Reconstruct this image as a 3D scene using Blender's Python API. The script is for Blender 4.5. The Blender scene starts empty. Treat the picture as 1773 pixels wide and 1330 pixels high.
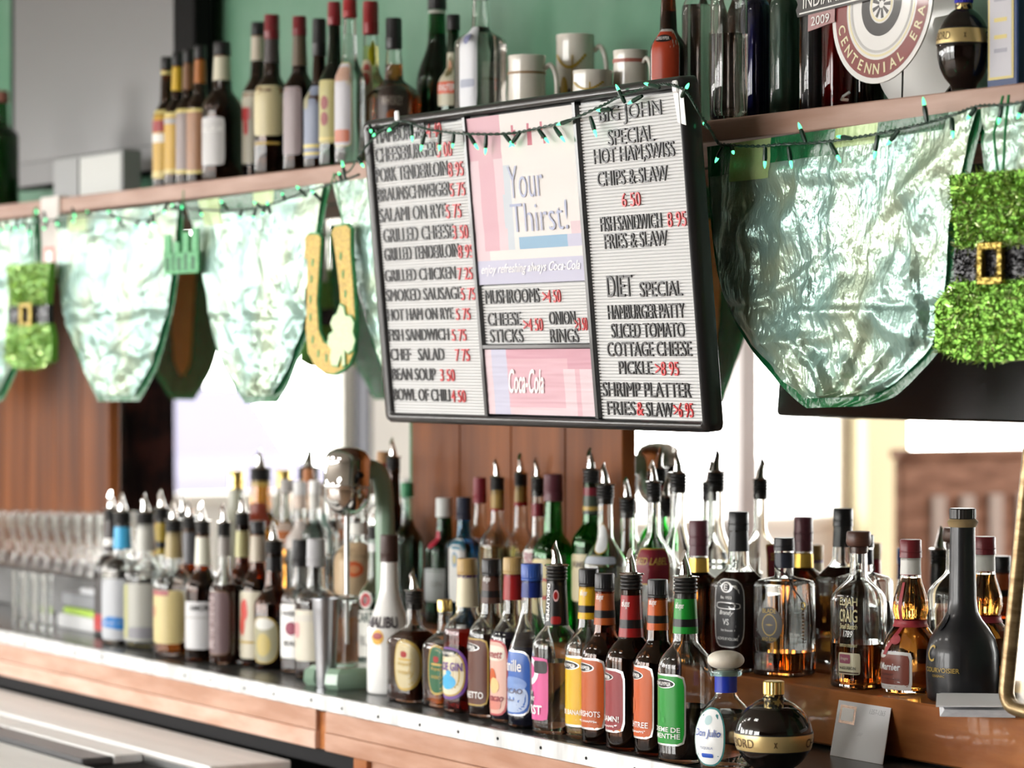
import bpy, math, random
from mathutils import Vector, Matrix, noise
rng = random.Random(11)
SC = bpy.context.scene
COL = SC.collection
PI = math.pi
# ------------------------------------------------------------------ camera
EYE = 1.60
F = 5171.0                      # focal length in photograph pixels
CX, CY = 886.5, 665.0
ANG = math.radians(31.64)        # angle between the line of sight and the bar
PITCH = math.atan(35.0 / F)
FW = Vector((-math.cos(ANG) * math.cos(PITCH), math.sin(ANG) * math.cos(PITCH), -math.sin(PITCH)))
RT = Vector((math.sin(ANG), math.cos(ANG), 0.0))
UP = RT.cross(FW)
CAM = Vector((0, 0, EYE))
cam_data = bpy.data.cameras.new('camera')
cam = bpy.data.objects.new('camera', cam_data)
COL.objects.link(cam)
cam.location = CAM
cam.rotation_euler = Matrix((RT, UP, -FW)).transposed().to_euler()
cam_data.sensor_width = 36.0
cam_data.lens = 36.0 * F / 1773.0
cam_data.clip_start = 0.05
cam_data.dof.use_dof = True
cam_data.dof.focus_distance = 4.80
cam_data.dof.aperture_fstop = 3.6
SC.camera = cam
# ------------------------------------------------------------------ world, exposure, room constants
world = bpy.data.worlds.new('world')
SC.world = world
world.use_nodes = True
bg = world.node_tree.nodes['Background']
bg.inputs[0].default_value = (1.0, 0.985, 0.96, 1)
bg.inputs[1].default_value = 20.0
SC.view_settings.view_transform = 'Standard'
SC.view_settings.look = 'None'
SC.view_settings.gamma = 1.0
SC.view_settings.exposure = -0.14
SC.cycles.max_bounces = 14
SC.cycles.transmission_bounces = 12
SC.cycles.glossy_bounces = 6
SC.cycles.diffuse_bounces = 4
SC.cycles.transparent_max_bounces = 12
SC.cycles.sample_clamp_indirect = 6.0
SC.cycles.use_denoising = True
SC.cycles.blur_glossy = 0.6
YM = 3.215         # face of the back wall and of the mirrors
YW = -4.5          # inner face of the window wall across the room
XL, XR = -11.0, 3.0
ZC = 3.0
Z_COUNTER, Z_STEP, Z_SHELF = EYE - 0.64, EYE - 0.54, EYE + 0.40
Y_EDGE, Y_STEP, Y_SHELF = 2.707, 3.045, 2.85
# windows of the end wall (y0, y1, z0, z1) and of the wall across the room (x0, x1, z0, z1)
END_WINDOWS = [(.44, 1.52, 1.02, 2.5), (-2.17, -.70, .85, 2.5), (-4.3, -2.46, .85, 2.5)]
WINDOWS = [(-10.4, -8.2, .12, 2.92), (-7.6, -5.4, .12, 2.92), (-4.8, -2.6, .12, 2.92)]
def portal(loc, rot, sx, sy):                      # daylight through each window
    ld = bpy.data.lights.new('window_daylight', 'AREA')
    ld.shape = 'RECTANGLE'; ld.size = sx; ld.size_y = sy
    ld.cycles.is_portal = True
    lo = bpy.data.objects.new('window_daylight', ld)
    COL.objects.link(lo)
    lo.location = loc; lo.rotation_euler = rot
for x0, x1, z0, z1 in WINDOWS: portal(((x0 + x1) / 2, YW - 0.13, (z0 + z1) / 2), (PI / 2, 0, 0), x1 - x0, z1 - z0)
for y0, y1, z0, z1 in END_WINDOWS: portal((XL - 0.13, (y0 + y1) / 2, (z0 + z1) / 2), (0, -PI / 2, 0), z1 - z0, y1 - y0)
# ------------------------------------------------------------------ pixel <-> place
def ray(px, py): return FW + RT * ((px - CX) / F) + UP * ((CY - py) / F)
def on_y(px, py, y):
    d = ray(px, py); return CAM + d * (y / d.y)
def on_z(px, py, z):
    d = ray(px, py); return CAM + d * ((z - EYE) / d.z)
def in_mirror(px, py, xroom):                      # room point at that x which the back mirror shows at a pixel
    d = ray(px, py); p = CAM + d * (xroom / d.x); return Vector((p.x, 2 * YM - p.y, p.z))
def depth(p): return (Vector(p) - CAM).dot(FW)
def scale(p): return F / depth(p)
def proj(p):
    v = Vector(p) - CAM; d = v.dot(FW)
    return CX + F * v.dot(RT) / d, CY - F * v.dot(UP) / d
def px_per_x(p):
    p = Vector(p); return (proj(p + Vector((.01, 0, 0)))[0] - proj(p)[0]) / .01
# ------------------------------------------------------------------ materials
MATS = {}
def mat(name, col=(.8, .8, .8), rough=.5, metal=0., trans=0., ior=1.45, emit=None, es=0., spec=.5, coat=0.):
    if name in MATS: return MATS[name]
    m = bpy.data.materials.new(name); m.use_nodes = True
    b = m.node_tree.nodes['Principled BSDF']
    b.inputs['Base Color'].default_value = (*col, 1)
    b.inputs['Roughness'].default_value = rough
    b.inputs['Metallic'].default_value = metal
    b.inputs['Transmission Weight'].default_value = trans
    b.inputs['IOR'].default_value = ior
    b.inputs['Specular IOR Level'].default_value = spec
    b.inputs['Coat Weight'].default_value = coat
    if emit:
        b.inputs['Emission Color'].default_value = (*emit, 1); b.inputs['Emission Strength'].default_value = es
    MATS[name] = m
    return m
def nodes(m):
    nt = m.node_tree
    return nt, nt.nodes['Principled BSDF'], nt.nodes['Material Output']
def noisy(name, c0, c1, scl=(8, 8, 8), detail=6, rough=.5, bump=0., spec=.5, coat=0., metal=0., lo=.35, hi=.65, bscale=None):
    """two colours mixed by stretched noise in object space"""
    if name in MATS: return MATS[name]
    m = mat(name, c0, rough, metal, spec=spec, coat=coat)
    nt, b, out = nodes(m)
    tc = nt.nodes.new('ShaderNodeTexCoord'); mp = nt.nodes.new('ShaderNodeMapping')
    mp.inputs['Scale'].default_value = scl
    nz = nt.nodes.new('ShaderNodeTexNoise'); nz.inputs['Scale'].default_value = 1.0; nz.inputs['Detail'].default_value = detail
    rp = nt.nodes.new('ShaderNodeValToRGB')
    rp.color_ramp.elements[0].position = lo; rp.color_ramp.elements[1].position = hi
    rp.color_ramp.elements[0].color = (*c0, 1); rp.color_ramp.elements[1].color = (*c1, 1)
    L = nt.links.new
    L(tc.outputs['Object'], mp.inputs['Vector']); L(mp.outputs[0], nz.inputs['Vector'])
    L(nz.outputs['Fac'], rp.inputs[0]); L(rp.outputs[0], b.inputs['Base Color'])
    if bump:
        bp = nt.nodes.new('ShaderNodeBump'); bp.inputs['Strength'].default_value = bump; bp.inputs['Distance'].default_value = .004
        if bscale:
            n2 = nt.nodes.new('ShaderNodeTexNoise'); n2.inputs['Scale'].default_value = bscale; n2.inputs['Detail'].default_value = 4
            L(tc.outputs['Object'], n2.inputs['Vector']); L(n2.outputs['Fac'], bp.inputs['Height'])
        else:
            L(nz.outputs['Fac'], bp.inputs['Height'])
        L(bp.outputs[0], b.inputs['Normal'])
    return m
def glass(name, col, ior=1.45, rough=0.0): return mat(name, col, rough, 0, 1.0, ior)
def flat(c, rough=.3, tag='ink'):                  # plain paint/ink/paper by colour
    if tag == 'ink' and max(c) - min(c) > .12: c = tuple(v ** 1.22 * .88 for v in c)
    return mat('%s_%02x%02x%02x_%d' % (tag, *(int(max(0, min(1, v)) * 255) for v in c), int(rough * 100)), c, rough, spec=.35)
CLEAR = glass('clear_glass', (.97, .985, .975))
G_GREEN = glass('green_glass', (.055, .40, .085))
G_DKGREEN = glass('dark_green_glass', (.03, .22, .08))
G_BROWN = glass('brown_glass', (.30, .10, .03))
G_BLUE = glass('blue_glass', (.08, .35, .55))
G_TEAL = glass('pale_green_glass', (.75, .93, .84))
L_CLEAR = glass('clear_spirit', (.97, .98, .98), 1.35)
L_AMBER = glass('amber_spirit', (.94, .40, .07), 1.36)
L_DKAMBER = glass('dark_amber_spirit', (.62, .19, .035), 1.36)
L_RED = glass('dark_red_liqueur', (.30, .02, .02), 1.36)
L_BLACK = mat('black_liqueur', (.012, .006, .005), .05)
L_GREY = glass('smoky_spirit', (.62, .58, .56), 1.35)
L_YELLOW = glass('pale_yellow_spirit', (.92, .84, .42), 1.35)
L_GREEN = mat('dark_green_liqueur', (.004, .022, .012), .05)
CHROME = mat('chrome', (.86, .86, .85), .06, 1.)
STEEL = mat('brushed_steel', (.62, .63, .63), .3, 1.)
RUBBER = mat('black_rubber', (.018, .018, .018), .32)
CAPBLACK = mat('black_cap', (.015, .015, .017), .35)
GOLD = mat('gold_metal', (.83, .62, .22), .28, 1.)
BLACK = flat((.012, .012, .013)); WHITE = flat((.86, .86, .84)); CREAM = flat((.80, .74, .56)); SILVERL = flat((.62, .62, .62))
# ------------------------------------------------------------------ mesh builder
class MB:
    def __init__(s): s.v = []; s.f = []; s.m = []; s.mats = []
    def mi(s, m):
        if m not in s.mats: s.mats.append(m)
        return s.mats.index(m)
    def add(s, vs, fs, m):
        k = len(s.v); i = s.mi(m)
        s.v += [tuple(v) for v in vs]
        for f in fs: s.f.append(tuple(k + j for j in f)); s.m.append(i)
    def box(s, lo, hi, m, bev=0.):
        x0, y0, z0 = lo; x1, y1, z1 = hi
        if bev <= 0:
            s.add([(x0, y0, z0), (x1, y0, z0), (x1, y1, z0), (x0, y1, z0), (x0, y0, z1), (x1, y0, z1), (x1, y1, z1), (x0, y1, z1)],
                  [(0, 3, 2, 1), (4, 5, 6, 7), (0, 1, 5, 4), (1, 2, 6, 5), (2, 3, 7, 6), (3, 0, 4, 7)], m)
            return
        bm_v = []; idx = {}                          # chamfered box: three vertices per corner
        fs = []
        for sx in (0, 1):
            for sy in (0, 1):
                for sz in (0, 1):
                    c = [hi[0] if sx else x0, hi[1] if sy else y0, hi[2] if sz else z0]
                    d = [-bev if sx else bev, -bev if sy else bev, -bev if sz else bev]
                    for ax in range(3):
                        p = [c[i] + (0 if i == ax else d[i]) for i in range(3)]
                        idx[(sx, sy, sz, ax)] = len(bm_v); bm_v.append(p)
                    fs.append((idx[(sx, sy, sz, 0)], idx[(sx, sy, sz, 1)], idx[(sx, sy, sz, 2)]))
        for ax in range(3):
            o = [i for i in range(3) if i != ax]
            for sd in (0, 1):
                q = []
                for a, b in ((0, 0), (1, 0), (1, 1), (0, 1)):
                    k = [0, 0, 0]; k[ax] = sd; k[o[0]] = a; k[o[1]] = b
                    q.append(idx[(*k, ax)])
                fs.append(tuple(q))
            for a in (0, 1):
                for b in (0, 1):
                    k0 = [0, 0, 0]; k1 = [0, 0, 0]; k0[ax] = 0; k1[ax] = 1
                    for k in (k0, k1): k[o[0]] = a; k[o[1]] = b
                    fs.append((idx[(*k0, o[0])], idx[(*k0, o[1])], idx[(*k1, o[1])], idx[(*k1, o[0])]))
        s.add(bm_v, fs, m)
    def lathe(s, prof, m, seg=32, cx=0., cy=0., rf=None, close=False):
        """prof: (r, z) or (r, z, q); rf(theta, r, q) -> radius; close joins last ring to first"""
        vs = []; fs = []; rings = []
        for p in prof:
            r, z = p[0], p[1]; q = p[2] if len(p) > 2 else 0
            if r < 1e-6: rings.append([len(vs)]); vs.append((cx, cy, z))
            else:
                ring = []
                for k in range(seg):
                    t = 2 * PI * k / seg
                    rr = rf(t, r, q) if rf else r
                    ring.append(len(vs)); vs.append((cx + rr * math.cos(t), cy + rr * math.sin(t), z))
                rings.append(ring)
        pairs = list(zip(rings[:-1], rings[1:]))
        if close: pairs.append((rings[-1], rings[0]))
        for a, b in pairs:
            if len(a) == 1 and len(b) == 1: continue
            for k in range(seg):
                k2 = (k + 1) % seg
                if len(a) == 1: fs.append((a[0], b[k2], b[k]))
                elif len(b) == 1: fs.append((a[k], a[k2], b[0]))
                else: fs.append((a[k], a[k2], b[k2], b[k]))
        s.add(vs, fs, m)
    def tube(s, path, r, m, seg=8, cap=True):
        """path: points; r: radius or list of radii"""
        P = [Vector(p) for p in path]; n = len(P)
        rad = r if isinstance(r, (list, tuple)) else [r] * n
        vs = []; fs = []; prev = None
        for i in range(n):
            t = (P[min(i + 1, n - 1)] - P[max(i - 1, 0)]).normalized()
            if prev is None:
                a = Vector((0, 0, 1)) if abs(t.z) < .9 else Vector((1, 0, 0))
                u = t.cross(a).normalized()
            else:
                u = (prev - t * prev.dot(t)).normalized()
            prev = u; w = t.cross(u)
            for k in range(seg):
                an = 2 * PI * k / seg
                vs.append(P[i] + (u * math.cos(an) + w * math.sin(an)) * rad[i])
        for i in range(n - 1):
            for k in range(seg):
                k2 = (k + 1) % seg
                fs.append((i * seg + k, i * seg + k2, (i + 1) * seg + k2, (i + 1) * seg + k))
        if cap:
            fs.append(tuple(range(seg - 1, -1, -1))); fs.append(tuple((n - 1) * seg + k for k in range(seg)))
        s.add(vs, fs, m)
    def grid(s, fn, nu, nv, m):
        """fn(u, v) for u, v in 0..1; m may be a function of face centre (u, v)"""
        k0 = len(s.v)
        for j in range(nv + 1):
            for i in range(nu + 1): s.v.append(tuple(fn(i / nu, j / nv)))
        for j in range(nv):
            for i in range(nu):
                a = k0 + j * (nu + 1) + i
                s.f.append((a, a + 1, a + nu + 2, a + nu + 1))
                s.m.append(s.mi(m((i + .5) / nu, (j + .5) / nv) if callable(m) else m))
    def slab(s, poly, y0, y1, m, side=None):
        """polygon of (x, z), front face at y0, back at y1"""
        n = len(poly)
        vs = [(x, y0, z) for x, z in poly] + [(x, y1, z) for x, z in poly]
        s.add(vs, [tuple(range(n)), tuple(range(2 * n - 1, n - 1, -1))], m)
        s.add(vs, [(i, (i + 1) % n, n + (i + 1) % n, n + i) for i in range(n)], side or m)
    def build(s, name, parent=None, smooth=True, angle=40, loc=None):
        me = bpy.data.meshes.new(name); me.from_pydata(s.v, [], s.f)
        for m in s.mats: me.materials.append(m)
        me.polygons.foreach_set('material_index', s.m)
        me.update()
        if smooth:
            me.shade_smooth(); me.set_sharp_from_angle(angle=math.radians(angle))
        o = bpy.data.objects.new(name, me); COL.objects.link(o)
        if parent: o.parent = parent
        if loc: o.location = loc
        return o
def tag(o, label=None, cat=None, group=None, kind=None):
    if label: o['label'] = label
    if cat: o['category'] = cat
    if group: o['group'] = group
    if kind: o['kind'] = kind
    return o
def thing(name, loc, label, cat, group=None, rot=(0, 0, 0)):
    o = bpy.data.objects.new(name, None); o.empty_display_size = .03; COL.objects.link(o)
    o.location = loc; o.rotation_euler = rot
    return tag(o, label, cat, group)
def struct(o): o['kind'] = 'structure'; return o
# ------------------------------------------------------------------ lettering
TXT = {}
def text_geo(s, bold=0.0, ext=0.0, shear=0.0):
    """vertices, faces with the box scaled to 0..1 in x and y (z = -ext..ext)"""
    key = (s, bold, ext, shear)
    if key in TXT: return TXT[key]
    cu = bpy.data.curves.new('text', 'FONT'); cu.body = s; cu.offset = bold; cu.extrude = ext; cu.shear = shear
    cu.resolution_u = 3
    ob = bpy.data.objects.new('text', cu)
    me = ob.to_mesh()
    vs = [tuple(v.co) for v in me.vertices]; fs = [tuple(p.vertices) for p in me.polygons]
    ob.to_mesh_clear(); bpy.data.objects.remove(ob); bpy.data.curves.remove(cu)
    if not vs: vs = [(0, 0, 0)]; fs = []
    x0 = min(v[0] for v in vs); x1 = max(v[0] for v in vs); y0 = min(v[1] for v in vs); y1 = max(v[1] for v in vs)
    w = max(x1 - x0, 1e-6); h = max(y1 - y0, 1e-6)
    r = ([((v[0] - x0) / w, (v[1] - y0) / h, v[2]) for v in vs], fs, w / h)
    TXT[key] = r
    return r
# ------------------------------------------------------------------ bottles
SHAPES = {   # shoulder start, neck start, neck-bottom ratio, neck-top ratio, curve
    'std': (.54, .72, .47, .38, 1.5), 'high': (.60, .74, .45, .38, 1.6), 'bell': (.44, .84, .44, .40, .95),
    'tall': (.58, .76, .42, .36, 1.1), 'wine': (.60, .78, .40, .36, 1.3), 'cone': (.56, .74, .46, .40, .8),
    'round': (.50, .70, .40, .38, 2.2), 'gallon': (.62, .78, .44, .40, 1.9), 'slim': (.66, .80, .50, .44, 1.3)}
def prof_pts(shape, R, H, q):
    sh, nk, rn0, rn1, a = SHAPES[shape] if isinstance(shape, str) else shape
    P = [(R * .90, 0, q), (R * .965, H * .006, q), (R, H * .022, q), (R, H * sh * .5, q), (R, H * sh, q)]
    for i in range(1, 15):
        s = i / 14
        r = rn0 + (1 - rn0) * .5 * (1 + math.cos(PI * s ** a))
        P.append((R * r, H * (sh + (nk - sh) * s), q * (1 - s) ** .5))
    P.append((R * (rn0 * .5 + rn1 * .5), H * (nk + 1) / 2, 0)); P.append((R * rn1, H, 0))
    return P
def interp(P, z):
    if z <= P[0][1]: return P[0][0], P[0][2]
    for a, b in zip(P[:-1], P[1:]):
        if z <= b[1]:
            t = (z - a[1]) / max(b[1] - a[1], 1e-9)
            return a[0] + (b[0] - a[0]) * t, a[2] + (b[2] - a[2]) * t
    return P[-1][0], P[-1][2]
def squarer(yaw, asp):
    def rf(t, r, q):
        if q <= 0: return r
        p = 2 + 6 * q
        c = abs(math.cos(t - yaw)); s = abs(math.sin(t - yaw)) / (1 + (asp - 1) * q)
        return r / (c ** p + s ** p) ** (1 / p)
    return rf
ROWZ = {'c': Z_COUNTER + .0003, 's': Z_STEP + .0003, 'u': Z_SHELF + .0003}
ROWG = {'c': 'bottles standing along the front of the counter', 's': 'bottles standing on the wooden step',
        'u': 'bottles standing on the upper shelf'}
STAND = {'c': [], 's': [], 'u': []}
TRIES = sorted(((a if a > 0 else -2.2 * a) + abs(b) * 2.0 + (1 - c) * 50, a, b, c) for a in range(-60, 61) for b in (0, 2, -2, 4, -4, 7, -7, 10, -10) for c in (1, .97, .94, .91, .88, .85, .82, .76))
def place(row, px, base=None, Y=None, w=0):
    z = ROWZ[row]
    if base is not None:
        k = .13 if row == 'c' else (.11 if row == 's' else -.07)
        return on_z(px, base - k * w / 2, z)
    p = on_y(px, 700, Y); return Vector((p.x, p.y, z))
class Surf:
    """outside of a bottle at the place p, able to take labels given in photograph pixels"""
    def __init__(s, p, P, R, rf, seen):
        s.P, s.rf, s.p = P, rf, p
        s.sc = scale(p); s.y0 = proj(p)[1]
        v = (CAM - p); v.z = 0; v.normalize(); s.v = v
        s.r = Vector((-v.y, v.x, 0)) * 1.0            # image right as seen from the camera
        if s.r.dot(RT) < 0: s.r = -s.r
    def z(s, y): return (s.y0 - y) / s.sc
    def ang(s, c):                                     # angle of the point at lateral fraction c
        n = s.v * math.sqrt(max(0, 1 - c * c)) + s.r * c
        return math.atan2(n.y, n.x)
    def pt(s, t, z, off):
        r, q = interp(s.P, z); r = s.rf(t, r, q) + off
        return (r * math.cos(t), r * math.sin(t), z)
    # u grows to the right as seen from outside, which is growing angle
def patch(mb, S, tc, ha, z0, z1, m, off, p=9., nr=5, seg=36, u0=-1, u1=1, v0=-1, v1=1, rot=0.):
    """superellipse patch on the surface; u0..v1 place it inside the label's own -1..1 square"""
    vs = []; fs = []
    cu, cv, hu, hv = (u0 + u1) / 2, (v0 + v1) / 2, (u1 - u0) / 2, (v1 - v0) / 2
    ca, sa = math.cos(rot), math.sin(rot)
    def put(a, b):
        a, b = a * ca - b * sa, a * sa + b * ca
        u = cu + hu * a; v = cv + hv * b
        return S.pt(tc + u * ha, (z0 + z1) / 2 + v * (z1 - z0) / 2, off)
    vs.append(put(0, 0))
    for i in range(1, nr + 1):
        f = i / nr
        for k in range(seg):
            t = 2 * PI * (k + .5) / seg; c, s_ = math.cos(t), math.sin(t)
            d = (abs(c) ** p + abs(s_) ** p) ** (1 / p)
            vs.append(put(f * c / d, f * s_ / d))
    for k in range(seg):
        fs.append((0, 1 + k, 1 + (k + 1) % seg))
    for i in range(nr - 1):
        for k in range(seg):
            k2 = (k + 1) % seg; a = 1 + i * seg; b = a + seg
            fs.append((a + k, b + k, b + k2, a + k2))
    mb.add(vs, fs, m)
def band(mb, S, z0, z1, m, off, seg=32, n=3):
    rf = S.rf
    pr = []
    for i in range(n + 1):
        z = z0 + (z1 - z0) * i / n; r, q = interp(S.P, z); pr.append((r + off, z, q))
    mb.lathe(pr, m, seg, rf=rf)
def put_text(mb, S, tc, ha, z0, z1, s, u0, u1, v0, v1, m, off, bold=.01, shear=0., vert=False):
    vs, fs, asp = text_geo(s, bold, 0, shear)
    out = []
    for x, y, _ in vs:
        if vert: x, y = y, x; y = 1 - y
        u = u0 + (u1 - u0) * x; v = v0 + (v1 - v0) * y
        out.append(S.pt(tc + u * ha, (z0 + z1) / 2 + v * (z1 - z0) / 2, off))
    mb.add(out, fs, m)
def make_pourer(root, zt, r, spout_h=.032, tilt=.12, m=None, face=-PI / 2):
    """rubber stopper with ribs, chrome flange and tapering spout"""
    mb = MB(); h = .024
    pr = [(0, zt - .012), (r * .92, zt - .012), (r * .96, zt)]
    for i in range(4):
        z = zt + h * i / 4
        pr += [(r * 1.12, z + .0005), (r * 1.16, z + h * .1), (r * 1.12, z + h * .17), (r * .98, z + h * .2)]
    pr += [(r * 1.0, zt + h), (0, zt + h)]
    mb.lathe(pr, m or RUBBER, 20)
    o = mb.build('pourer', root, angle=60)
    sp = MB()
    sp.lathe([(0, zt + h), (r * 1.28, zt + h), (r * 1.34, zt + h + .001), (r * 1.28, zt + h + .0025), (r * .7, zt + h + .003), (r * .62, zt + h + .005)], CHROME, 20)
    path = []; rad = []
    for i in range(8):
        t = i / 7
        path.append((math.cos(face) * tilt * spout_h * t * t * 1.6, math.sin(face) * tilt * spout_h * t * t * 1.6, zt + h + .003 + spout_h * t))
        rad.append(r * (.62 - .30 * t))
    sp.tube(path, rad, CHROME, 12)
    n = len(sp.v)
    for k in range(n - 12, n):                         # slanted mouth
        x, y, z = sp.v[k]
        d = (x - path[-1][0]) * math.cos(face) + (y - path[-1][1]) * math.sin(face)
        sp.v[k] = (x, y, z - d * 1.7)
    sp.build('spout', o, angle=50)
    return o
def make_cap(root, z0, z1, r, m, style='screw', m2=None):
    mb = MB()
    if style == 'screw':
        n = 48
        rf = lambda t, rr, q: rr * (1 + .018 * q * (1 if int(t / (2 * PI) * n + .5) % 2 else -1))
        h = z1 - z0
        mb.lathe([(r * .98, z0), (r * 1.05, z0 + h * .04), (r * 1.05, z0 + h * .14), (r * 1.0, z0 + h * .17), (r * 1.04, z0 + h * .2, 1), (r * 1.04, z0 + h * .92, 1),
                  (r * .98, z0 + h, .5), (r * .9, z0 + h * 1.0), (0, z0 + h)], m, n, rf=rf)
    elif style == 'smooth':
        h = z1 - z0
        mb.lathe([(r * 1.02, z0), (r * 1.08, z0 + h * .02), (r * 1.05, z0 + h * .3), (r * 1.09, z0 + h * .32), (r * 1.09, z0 + h * .36), (r * 1.05, z0 + h * .38), (r * 1.03, z0 + h * .94), (r * .96, z0 + h), (0, z0 + h)], m, 28)
    elif style == 'flare':                              # wooden flared stopper
        h = z1 - z0
        mb.lathe([(0, z0 - .012), (r * .8, z0 - .012), (r * .8, z0), (r * 1.22, z0 + .001), (r * 1.36, z0 + h * .25), (r * 1.30, z0 + h * .9), (r * 1.2, z0 + h), (0, z0 + h)], m, 28)
    elif style == 'ball':
        h = z1 - z0; pr = [(0, z0 - .01), (r * .8, z0 - .01), (r * .8, z0)]
        for i in range(1, 13):
            a = -PI / 2 + PI * i / 12; pr.append((r * 1.75 * max(0, math.cos(a)) ** .8, z0 + h * .5 + h * .5 * math.sin(a)))
        mb.lathe(pr, m, 28)
    return mb.build('cap' if style in ('screw', 'smooth') else 'stopper', root, angle=35)
def bottle(row, px, top, w, label, base=None, Y=None, shape='std', glass_m=CLEAR, liq=None, level=None, cap=None, cap_h=.024, neck=None, neck2=None, labels=(),
           pour=False, q=0., asp=1., yaw=0., wall=.0028, name='liquor_bottle', extra=None, spout=.032, rn=None, solid=False, P=None, group=True, seg=36, face=None, lip=None):
    p = place(row, px, base, Y, w)
    sc = scale(p)
    rf = squarer(yaw, asp)
    if q > 0:                                           # turn the seen width into a half width
        v = (CAM - p); an = math.atan2(v.y, v.x) + PI / 2
        seen = max(rf(t, 1, q) * math.cos(t - an) for t in [k * PI / 60 for k in range(120)])
    else: seen = 1
    R = w / 2 / sc / seen
    k_ = 1.08 if q else 1.0; best = None               # keep clear of what already stands there
    y_lo, y_hi = {'c': (Y_EDGE + .006, Y_STEP - .002), 's': (Y_STEP + .002, YM - .024 if 705 < px < 1085 else YM - .006), 'u': (Y_SHELF + .004, YM - .006)}[row]
    for cost, dk_, dx_, sh_ in TRIES:
        r_ = R * sh_
        p_ = on_y(px + dx_, 700, 1.0); p_ = Vector((p_.x, p_.y, 0)) * (p.y * (1 + .0012 * dk_))
        if p_.y - r_ * k_ < y_lo or p_.y + r_ * k_ > y_hi: continue
        if all((p_.xy - c_).length > r_ * k_ + rq + .0012 for c_, rq in STAND[row]): best = (p_, r_); break

    if best: p = Vector((best[0].x, best[0].y, ROWZ[row])); R = best[1]

    STAND[row].append((p.xy.copy(), R * k_))
    sc = scale(p); y0 = proj(p)[1]
    H = (y0 - top) / sc - (cap_h if not pour else .024)
    if P is None: P = prof_pts(shape, R, H, q)
    else: P = P(R, H)
    root = thing(name, p, label, 'bottle', ROWG[row] if group else None)
    S = Surf(p, P, R, rf, seen)
    zt = P[-1][1]; rt = P[-1][0]
    # glass body: outside, lip, inside
    mb = MB()
    lp = lip if lip is not None else .0012
    prof = [(0, .002)] + [(P[0][0] * .75, .0018, P[0][2])] + list(P[:-1])
    prof += [(rt, zt - .010, 0), (rt + lp, zt - .009, 0), (rt + lp, zt - .001, 0), (rt, zt, 0)] if not solid else [(rt, zt, 0)]
    inner = []
    if not solid:
        for r, z, qq in reversed(P):
            if z < .008: continue
            inner.append((max(r - wall, .002), z, qq))
        inner += [(max(P[2][0] - wall - .004, .002), .007, P[0][2]), (0, .0085)]
    else: inner = [(0, zt)]
    mb.lathe(prof + inner, glass_m, seg, rf=rf)
    mb.build('glass_body', root, angle=50)
    if liq is not None and not solid:
        zl = S.z(level) if level else zt * .8
        lb = MB(); pr = [(0, .0082), (max(P[2][0] - wall - .0042, .002), .0068, P[0][2])]
        for i in range(1, 22):
            z = .0085 + (zl - .0085) * i / 21; r, qq = interp(P, z); pr.append((max(r - wall + .0003, .001), z, qq))
        pr.append((0, zl))
        lb.lathe(pr, liq, seg, rf=rf); lb.build('liquid', root, angle=50)
    if pour: make_pourer(root, zt, rt, spout_h=spout, face=(face if face is not None else -PI / 2 + rng.uniform(-.5, .5)))
    elif cap:
        make_cap(root, zt - cap_h * (.0 if cap[1] in ('flare', 'ball') else .25), zt + cap_h, rt + lp, cap[0], cap[1])
    for k, nb in enumerate(x for x in (neck, neck2) if x):     # (y_top, y_bottom, material[, stripe material, text])
        mb = MB(); za, zb = S.z(nb[1]), min(S.z(nb[0]), zt - .0005)
        band(mb, S, za, zb, nb[2], .0006)
        if len(nb) > 3 and nb[3]:
            band(mb, S, za + (zb - za) * .2, za + (zb - za) * .42, nb[3], .0009)
        no = mb.build('neck_label', root, angle=50)
        if len(nb) > 4:
            tb = MB(); put_text(tb, S, S.ang(-.55), .9, za, zb, nb[4], -.5, .5, .35, .8, WHITE, .0012); tb.build('lettering', no, smooth=False)
    for L in labels:                                    # dict: x (lateral centre), a (half angle, degrees), y0, y1, m, border, p, deco, text
        tc = S.ang(0) + math.radians(L['ph']) if 'ph' in L else S.ang(L.get('x', -.5)); ha = math.radians(L.get('a', 50)); za, zb = S.z(L['y1']), S.z(L['y0'])
        pw = L.get('p', 10.); mb = MB()
        if L.get('border'):
            patch(mb, S, tc, ha, za, zb, L['border'], .0004, pw)
            e = L.get('bw', .08); e2 = e * ha * R / max((zb - za) / 2, 1e-4)
            patch(mb, S, tc, ha, za, zb, L['m'], .0007, pw, u0=-1 + e, u1=1 - e, v0=-1 + e2, v1=1 - e2)
        else: patch(mb, S, tc, ha, za, zb, L['m'], .0005, pw)
        for d in L.get('deco', ()):                     # (u0, u1, v0, v1, material, p[, rot])
            patch(mb, S, tc, ha, za, zb, d[4], .0010 + .0001 * (L['deco'].index(d)), d[5] if len(d) > 5 else 12., nr=3, seg=28, u0=d[0], u1=d[1], v0=d[2], v1=d[3], rot=d[6] if len(d) > 6 else 0.)
        lo = mb.build('label', root, angle=60)
        if L.get('text'):
            tb = MB()
            for t in L['text']:                         # (string, u0, u1, v0, v1, material[, options])
                put_text(tb, S, tc, ha, za, zb, t[0], t[1], t[2], t[3], t[4], t[5], .0020, **(t[6] if len(t) > 6 else {}))
            tb.build('lettering', lo, smooth=False)
    if extra: extra(root, S, R, zt, rt, sc)
    return root
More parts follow.
